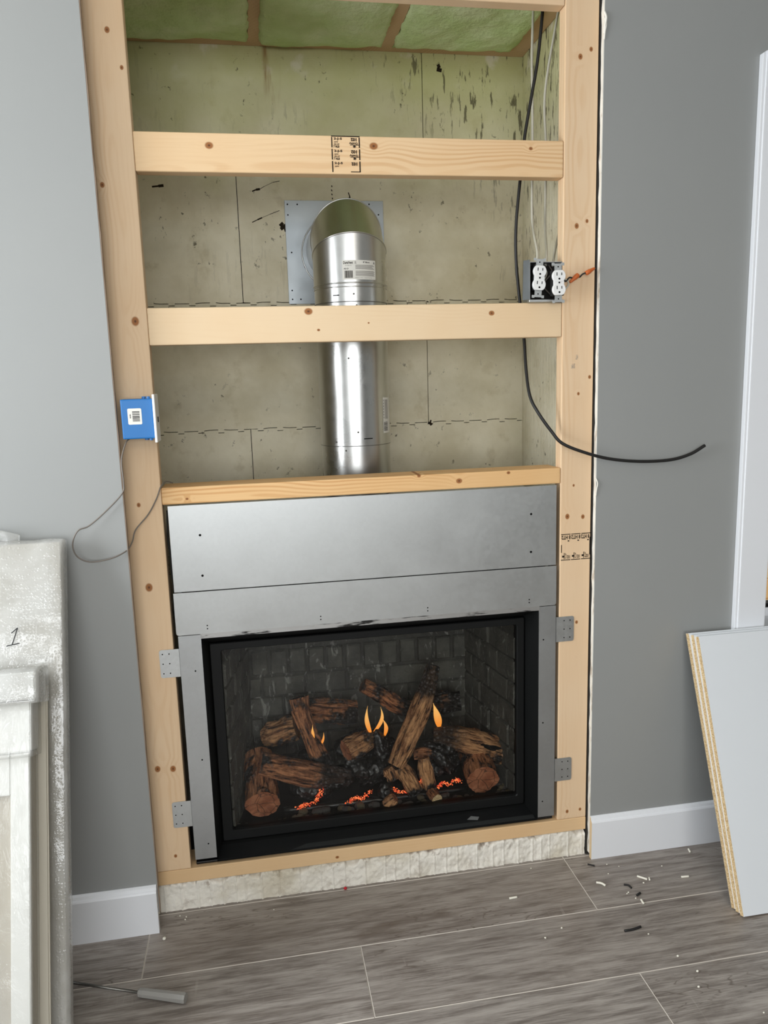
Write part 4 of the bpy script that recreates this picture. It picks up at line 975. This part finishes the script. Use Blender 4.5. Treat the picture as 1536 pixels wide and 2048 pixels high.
def outlet(label, xc, yc, zc, tilt):
    r = empty('duplex_outlet', (xc, yc, zc-.045)); tag(r, label, 'outlet', 'duplex outlets')
    ca_, sa_ = math.cos(tilt), math.sin(tilt); W = lambda u, v, d: (xc+u*ca_-v*sa_, yc+d, zc+u*sa_+v*ca_)
    def lobe(cz, name='face'):
        bm = bmesh.new(); P = []
        for k in range(28):
            a = 2*math.pi*k/28; x = .0172*math.cos(a); z = .0172*math.sin(a); z = max(-.0142, min(.0142, z)); P.append((x, z))
        L = [[bm.verts.new(W(x*s, z*s+cz, d)) for x, z in P] for s, d in ((1, .008), (1, .0012), (.95, 0))]
        for A, B in zip(L, L[1:]):
            for k in range(28): bm.faces.new((A[k], A[(k+1) % 28], B[(k+1) % 28], B[k]))
        bm.faces.new(L[-1]); bm.faces.new(L[0][::-1]); f = fin(name, bm, M['white_plastic'], r)
        bm = bmesh.new()
        for u, h in ((-.0063, .0078), (.0063, .0066)):
            Q = [(u-.0011, .0045-h/2), (u+.0011, .0045-h/2), (u+.0011, .0045+h/2), (u-.0011, .0045+h/2)]; bm.faces.new([bm.verts.new(W(a, b+cz, -.0003)) for a, b in Q])
        bm.faces.new([bm.verts.new(W(.0026*math.cos(a), max(-.0022, .0026*math.sin(a))-.0072+cz, -.0003)) for a in (2*math.pi*k/12 for k in range(12))])
        fin('contact_slot', bm, M['hole'], f)
    lobe(.0165); lobe(-.0165)
    bm = bmesh.new(); hexa(bm, [W(-.013, -.006, .001), W(.013, -.006, .001), W(.013, -.006, .01), W(-.013, -.006, .01), W(-.013, .006, .001), W(.013, .006, .001), W(.013, .006, .01), W(-.013, .006, .01)]); wst = fin('waist', bm, M['white_plastic'], r)
    bm = bmesh.new(); cyl(bm, W(0, 0, -.0002), W(0, 0, .0008), .0022, 12); fin('centre_screw', bm, M['hole'], wst)
    bm = bmesh.new(); hexa(bm, [W(-.0155, -.031, .009), W(.0155, -.031, .009), W(.0155, -.031, .024), W(-.0155, -.031, .024), W(-.0155, .031, .009), W(.0155, .031, .009), W(.0155, .031, .024), W(-.0155, .031, .024)]); fin('outlet_body', bm, M['black_soft'], r)
    for s in (1, -1):
        bm = bmesh.new(); z0, z1 = sorted((s*.028, s*.0475)); 
        hexa(bm, [W(-.0095, z0, .007), W(.0095, z0, .007), W(.0095, z0, .0085), W(-.0095, z0, .0085), W(-.0095, z1, .007), W(.0095, z1, .007), W(.0095, z1, .0085), W(-.0095, z1, .0085)])
        e0, e1 = sorted((s*.0425, s*.0495))
        for sg in (-1, 1): a0, a1 = sorted((sg*.0095, sg*.0165)); hexa(bm, [W(a0, e0, .007), W(a1, e0, .007), W(a1, e0, .0085), W(a0, e0, .0085), W(a0, e1, .007), W(a1, e1, .007), W(a1, e1, .0085), W(a0, e1, .0085)])
        ys = fin('metal_strap', bm, M['bracket'], r)
        bm = bmesh.new(); cyl(bm, W(0, s*.0395, .0066), W(0, s*.0395, .0075), .0018, 10); fin('screw_hole', bm, M['hole'], ys)
outlet('white duplex outlet seated in the metal box, further left', 1.0665, -.008, 1.6545, -.055)
outlet('white duplex outlet pulled forward and hanging lower, nearer the stud', 1.1060, -.040, 1.6385, .02)
def wnut(label, a, b):
    bm = bmesh.new(); a, b = Vector(a), Vector(b); d = (b-a); u, v = frame_of(d); rows = []
    for t, r in ((0, .0052), (.08, .0060), (.45, .0056), (.5, .0046), (.9, .0034), (1, .0024)):
        rows.append([bm.verts.new(a+d*t+(u*math.cos(q)+v*math.sin(q))*r*(1+.08*(k % 2))) for k, q in enumerate(2*math.pi*k/16 for k in range(16))])
    for A, B in zip(rows, rows[1:]):
        for k in range(16): bm.faces.new((A[k], A[(k+1) % 16], B[(k+1) % 16], B[k]))
    bm.faces.new(rows[0][::-1]); bm.faces.new(rows[-1]); o = fin('wire_nut', bm, M['orange'], None, True); tag(o, label, 'wire nut', 'orange wire nuts')
wnut('orange wire nut closer to the outlets', (1.166, -.018, 1.660), (1.143, -.020, 1.641)); wnut('orange wire nut at the edge of the right drywall', (1.187, -.018, 1.663), (1.210, -.020, 1.676))
for mt, lab, pts in (('cable_black', 'short black wire between the two orange wire nuts', [(1.164, -.018, 1.657), (1.172, -.014, 1.655), (1.180, -.014, 1.662), (1.190, -.018, 1.665)]),
                     ('cable_black', 'black wire curling from the right outlet to an orange nut', [(1.121, -.022, 1.650), (1.132, -.018, 1.644), (1.142, -.018, 1.653), (1.153, -.018, 1.651)]),
                     ('cable_white', 'white wire curling below the orange nut beside the outlet', [(1.121, -.022, 1.643), (1.131, -.018, 1.649), (1.141, -.016, 1.638), (1.133, -.012, 1.624)])):
    bm = bmesh.new(); tube(bm, pts, .0021, 8, 7); o = fin('pigtail_wire', bm, M[mt], None, True); tag(o, lab, 'wire', 'pigtail wires')

# ================================================================== LEANING AND LYING THINGS
class Lean:
    """local chart of a leaning slab: x sideways, s up the slope, n out of its front"""
    def __init__(q, yb, zt, yt):
        q.o = Vector((0, yb, 0)); d = Vector((0, yt-yb, zt)); q.L = d.length; q.d = d.normalized(); q.n = Vector((0, -q.d.z, q.d.y))
    def p(q, x, s, n): return q.o+Vector((x, 0, 0))+q.d*s+q.n*n
    def slab(q, bm, x0, x1, s0, s1, n0, n1, bev=0, dx=0, mi=0):
        f = lambda x, s, n: q.p(x+dx*(s/q.L), s, n)
        vs = hexa(bm, [f(x0, s0, n0), f(x1, s0, n0), f(x1, s0, n1), f(x0, s0, n1), f(x0, s1, n0), f(x1, s1, n0), f(x1, s1, n1), f(x0, s1, n1)], mi)
        if bev: bmesh.ops.bevel(bm, geom=list({e for v in vs for e in v.link_edges}), offset=bev, segments=2, affect='EDGES')
# white melamine boards on the right
for k, lab in enumerate(('rearmost white shelf board of the leaning stack, against the window casing', 'middle white shelf board of the leaning stack', 'front white shelf board of the stack leaning on the right wall')):
    q = Lean(-.297-.0157*k, .672, -.0325-.0157*k); root = empty('shelf_board', (1.8, -.297-.0157*k, 0)); tag(root, lab, 'board', 'white boards leaning by the window')
    x0 = (1.499, 1.501, 1.503)[k]
    bm = bmesh.new(); q.slab(bm, x0, x0+.62, 0, q.L, .0002, .0149, 0, (0, .004, .007)[k]); fin('core', bm, M['chip'], root)
    bm = bmesh.new(); q.slab(bm, x0, x0+.62, .0, q.L, .0150, .0153, 0, (0, .004, .007)[k]); q.slab(bm, x0, x0+.62, .0, q.L, -.0001, .0001, 0, (0, .004, .007)[k]); fin('white_facing', bm, M['melamine'], root)
    bm = bmesh.new(); q.slab(bm, x0, x0+.62, q.L, q.L+.0006, .0, .0148, 0, (0, .004, .007)[k]); fin('top_edge_band', bm, M['melamine'], root)
# bubble-wrapped panel on the left
q = Lean(-.445, 1.072, -.112); root = empty('bubble_wrapped_board', (-.45, -.44, 0)); tag(root, 'tall bubble-wrapped panel marked 1, leaning on the left wall', 'board')
bm = bmesh.new(); q.slab(bm, -.80, -.148, 0.012, q.L-.008, -.034, -.006, .002, .014); fin('panel_core', bm, M['cream'], root)
def crinkle(q, x0, x1, s0, s1, n0, n1, seed, amp, dx=0, nx=60, ns=110, rnd=.010):
    """closed wrapped shell with rounded edges and crumpled surface"""
    bm = bmesh.new(); prof = []
    for (cx, cn, a0) in ((x1-rnd, n0+rnd, -90), (x1-rnd, n1-rnd, 0)):
        for k in range(5): a = math.radians(a0+90*k/4); prof.append((cx+rnd*math.cos(a), cn+rnd*math.sin(a)))
    for k in range(1, nx): prof.append((x1-rnd-(x1-x0-2*rnd)*k/nx, n1))
    for (cx, cn, a0) in ((x0+rnd, n1-rnd, 90), (x0+rnd, n0+rnd, 180)):
        for k in range(5): a = math.radians(a0+90*k/4); prof.append((cx+rnd*math.cos(a), cn+rnd*math.sin(a)))
    rows = []
    for j in range(ns+1):
        s = s0+(s1-s0)*j/ns; row = []; e = 1-max(0, (s-(s1-.015))/.015)**2*.35
        for x, n_ in prof:
            P = Vector((x, s, n_)); w = noise.noise(Vector((x*9, s*5, seed)))*.6+noise.noise(Vector((x*26, s*19, seed+3)))*.45+noise.noise(Vector((x*60, s*50, seed+5)))*.25
            row.append(bm.verts.new(q.p(x+dx*(s/q.L)+amp*.5*w*(1 if x > x1-.02 else .2), s+(amp*1.3*w if j == ns else 0), (n_-(n0+n1)/2)*e+(n0+n1)/2+amp*w)))
        rows.append(row)
    for A, B in zip(rows, rows[1:]):
        for k in range(len(prof)-1): bm.faces.new((A[k], A[k+1], B[k+1], B[k]))
        bm.faces.new((A[-1], A[0], B[0], B[-1]))
    bm.faces.new(rows[0][::-1]); bm.faces.new(rows[-1]); return bm
fin('bubble_wrap', crinkle(q, -.81, -.138, .003, q.L, -.038, .001, 2.0, .0035, .014), M['bubble'], root, True)
F = lambda u, v: q.p(u, v, .0055)
def stroke(bm, pts, w, F, n=6):
    P = [Vector((a, b)) for a, b in pts]
    for a, b in zip(P, P[1:]):
        d = (b-a).normalized()*1.0; m = Vector((-d.y, d.x))*w/2
        bm.faces.new([bm.verts.new(F(*t)) for t in (a-m, b-m, b+m, a+m)])
bm = bmesh.new(); stroke(bm, [(-.2385, .889), (-.2265, .925)], .0022, F); stroke(bm, [(-.2265, .925), (-.2400, .914)], .0022, F); stroke(bm, [(-.251, .8865), (-.2235, .8905)], .0022, F); fin('marker_numeral', bm, M['marker'], root)
bm = bmesh.new()   # loose flap of wrap above the panel
rows = []
for i in range(17):
    row = []
    for j in range(9):
        x = -.33+.105*i/16; s = q.L-.01+(.045-.02*(i/16)**2)*j/8
        row.append(bm.verts.new(q.p(x, s, -.016+.008*noise.noise(Vector((x*30, s*30, 1))))))
    rows.append(row)
for i in range(16):
    for j in range(8): bm.faces.new((rows[i][j], rows[i+1][j], rows[i+1][j+1], rows[i][j+1]))
fl = fin('wrap_flap', bm, M['film'], root, True); md = fl.modifiers.new('thickness', 'SOLIDIFY'); md.thickness = .001
# wrapped white mantel piece in front of it
q2 = Lean(-.565, .812, -.268); root = empty('wrapped_mantel', (-.5, -.55, 0)); tag(root, 'white moulded mantel piece in clear plastic, in front of the wrapped panel', 'mantel')
bm = bmesh.new(); q2.slab(bm, -.80, -.186, .004, .70, -.05, -.012, .002); fin('back_board', bm, plain('beige_back_board', srgb(176, 168, 152), .5), root)
bm = bmesh.new(); q2.slab(bm, -.224, -.186, .004, .70, -.012, .0, .002); q2.slab(bm, -.80, -.224, .615, .70, -.012, .0, .002); fin('stile', bm, M['white_panel'], root)
bm = bmesh.new(); q2.slab(bm, -.80, -.180, .70, .805, -.05, .010, .003); fin('frieze', bm, M['white_panel'], root)
bm = bmesh.new(); q2.slab(bm, -.80, -.166, .808, .865, -.055, .026, .004); fin('crown', bm, M['white_panel'], root)
fin('crown_wrap', crinkle(q2, -.81, -.158, .800, q2.L+.012, -.060, .032, 6.0, .004, 0, 60, 14, .012), M['bubble'], root, True)
fin('body_wrap', crinkle(q2, -.81, -.182, .003, .70, -.054, .004, 9.0, .0022, 0, 60, 60, .006), M['film'], root, True)
fin('frieze_wrap', crinkle(q2, -.81, -.175, .690, .806, -.054, .014, 12.0, .0022, 0, 60, 18, .006), M['film'], root, True)
bm = bmesh.new(); q2.slab(bm, -.80, -.163, .0, .835, -.062, -.052, .003); fin('foam_sheet', bm, M['cream'], root)
F = lambda u, v: q2.p(u, v, .0075)
bm = bmesh.new(); stroke(bm, [(-.262, .372), (-.254, .392), (-.2505, .40)], .004, F); stroke(bm, [(-.262, .352), (-.2525, .358)], .004, F); fin('marker_stroke', bm, M['marker'], root)
# driver tool on the floor
root = empty('driver_tool', (.0, -.28, 0)); tag(root, 'long thin steel driver with thick grey handle on the floor', 'tool')
bm = bmesh.new(); cyl(bm, (-.30, -.173, .010), (-.018, -.2873, .0125), .0033, 10); fin('shaft', bm, M['steel'], root, True)
bm = bmesh.new(); a = Vector((-.022, -.2855, .0125)); b = Vector((.090, -.3275, .0132)); d = b-a; u, v = frame_of(d); rows = []
for t, r in ((0, .006), (.03, .0098), (.12, .0108), (.3, .0108), (.8, .0122), (.96, .0125), (1, .0112)):
    rows.append([bm.verts.new(a+d*t+(u*math.cos(w)+v*math.sin(w))*r*(1 if k % 2 else .94)) for k, w in enumerate(2*math.pi*k/16 for k in range(16))])
for A, B in zip(rows, rows[1:]):
    for k in range(16): bm.faces.new((A[k], A[(k+1) % 16], B[(k+1) % 16], B[k]))
bm.faces.new(rows[0][::-1]); bm.faces.new(rows[-1]); fin('handle', bm, M['handle'], root)
# offcuts and crumbs on the floor
def offcut(label, x, y, L, ang, mat, r=.0028, bend=0.0, group=None):
    d = Vector((math.cos(ang), math.sin(ang), 0)); m = Vector((-d.y, d.x, 0))*bend; c = Vector((x, y, r))
    bm = bmesh.new(); tube(bm, [c-d*L/2, c+m, c+d*L/2], r, 8, 4); o = fin('cable_offcut', bm, M[mat], None, True); tag(o, label, 'offcut', group or 'cable sheath offcuts on the floor')
offcut('white sheath offcut lying alone on the plank below the fireplace', .947, -.142, .022, .05, 'debris_white')
offcut('curved white sheath offcut near the right baseboard corner', 1.204, -.139, .026, -.75, 'debris_white', .003, .004)
offcut('longest white sheath offcut in the middle of the litter', 1.329, -.138, .028, -.75, 'debris_white')
offcut('white sheath stub touching the long offcut', 1.346, -.147, .010, 1.2, 'debris_white', .0025)
offcut('white sheath offcut nearest the leaning boards', 1.448, -.159, .022, -.08, 'debris_white')
offcut('white sheath offcut standing close to the right baseboard', 1.526, -.052, .014, 1.35, 'debris_white')
offcut('white sheath stub at the plank joint, lower litter', 1.280, -.230, .016, 1.5, 'debris_white')
offcut('small black offcut right below the baseboard end', 1.215, -.053, .020, -.6, 'debris_black', .002)
offcut('black cable offcut lying on the second plank row', 1.205, -.320, .048, .12, 'debris_black', .003, -.002)
offcut('dark curled scrap among the white offcuts', 1.272, -.163, .022, -.9, 'debris_black', .0026, .005)
offcut('dark stub scrap below the curled scrap', 1.285, -.200, .016, .5, 'debris_black', .003)
def crumb(label, x, y, s, mat='debris_white'):
    o = fin('crumb', blob([(x, y, s*.8), (x+s*.4, y, s*.8)], s, x*31+y*17, 1), M[mat], None, True); tag(o, label, 'crumb', 'crumbs on the floor')
crumb('white foam crumb by the left baseboard end', .017, -.104, .0045)
crumb('red plastic crumb at the foot of the foam strip', .500, -.007, .0045, 'red')
for x, y, s in ((.065, -.040, .002), (.067, -.030, .002), (.05, -.022, .0018), (1.266, -.428, .003), (1.261, -.525, .0028), (1.285, -.482, .003), (1.235, -.344, .0022), (1.03, -.278, .0022), (.975, -.303, .0025), (1.262, -.186, .0022), (1.256, -.19, .0018), (1.322, -.158, .0025), (1.245, -.10, .0018), (1.26, -.06, .002), (1.29, -.075, .0016), (1.41, -.10, .0018), (1.27, -.212, .002), (.30, -.05, .0016), (1.36, -.62, .002), (1.04, -.03, .0018)):
    crumb('tiny pale crumb scattered on the plank floor', x, y, s)
# plain room lamp on the ceiling, behind the viewer
root = empty('ceiling_lamp', (.9, -2.9, 2.52)); tag(root, 'flat square ceiling lamp behind the viewer', 'lamp')
bx('lamp_frame', M['trim'], root, .62, 1.18, -3.18, -2.62, 2.53, 2.5995, .004)
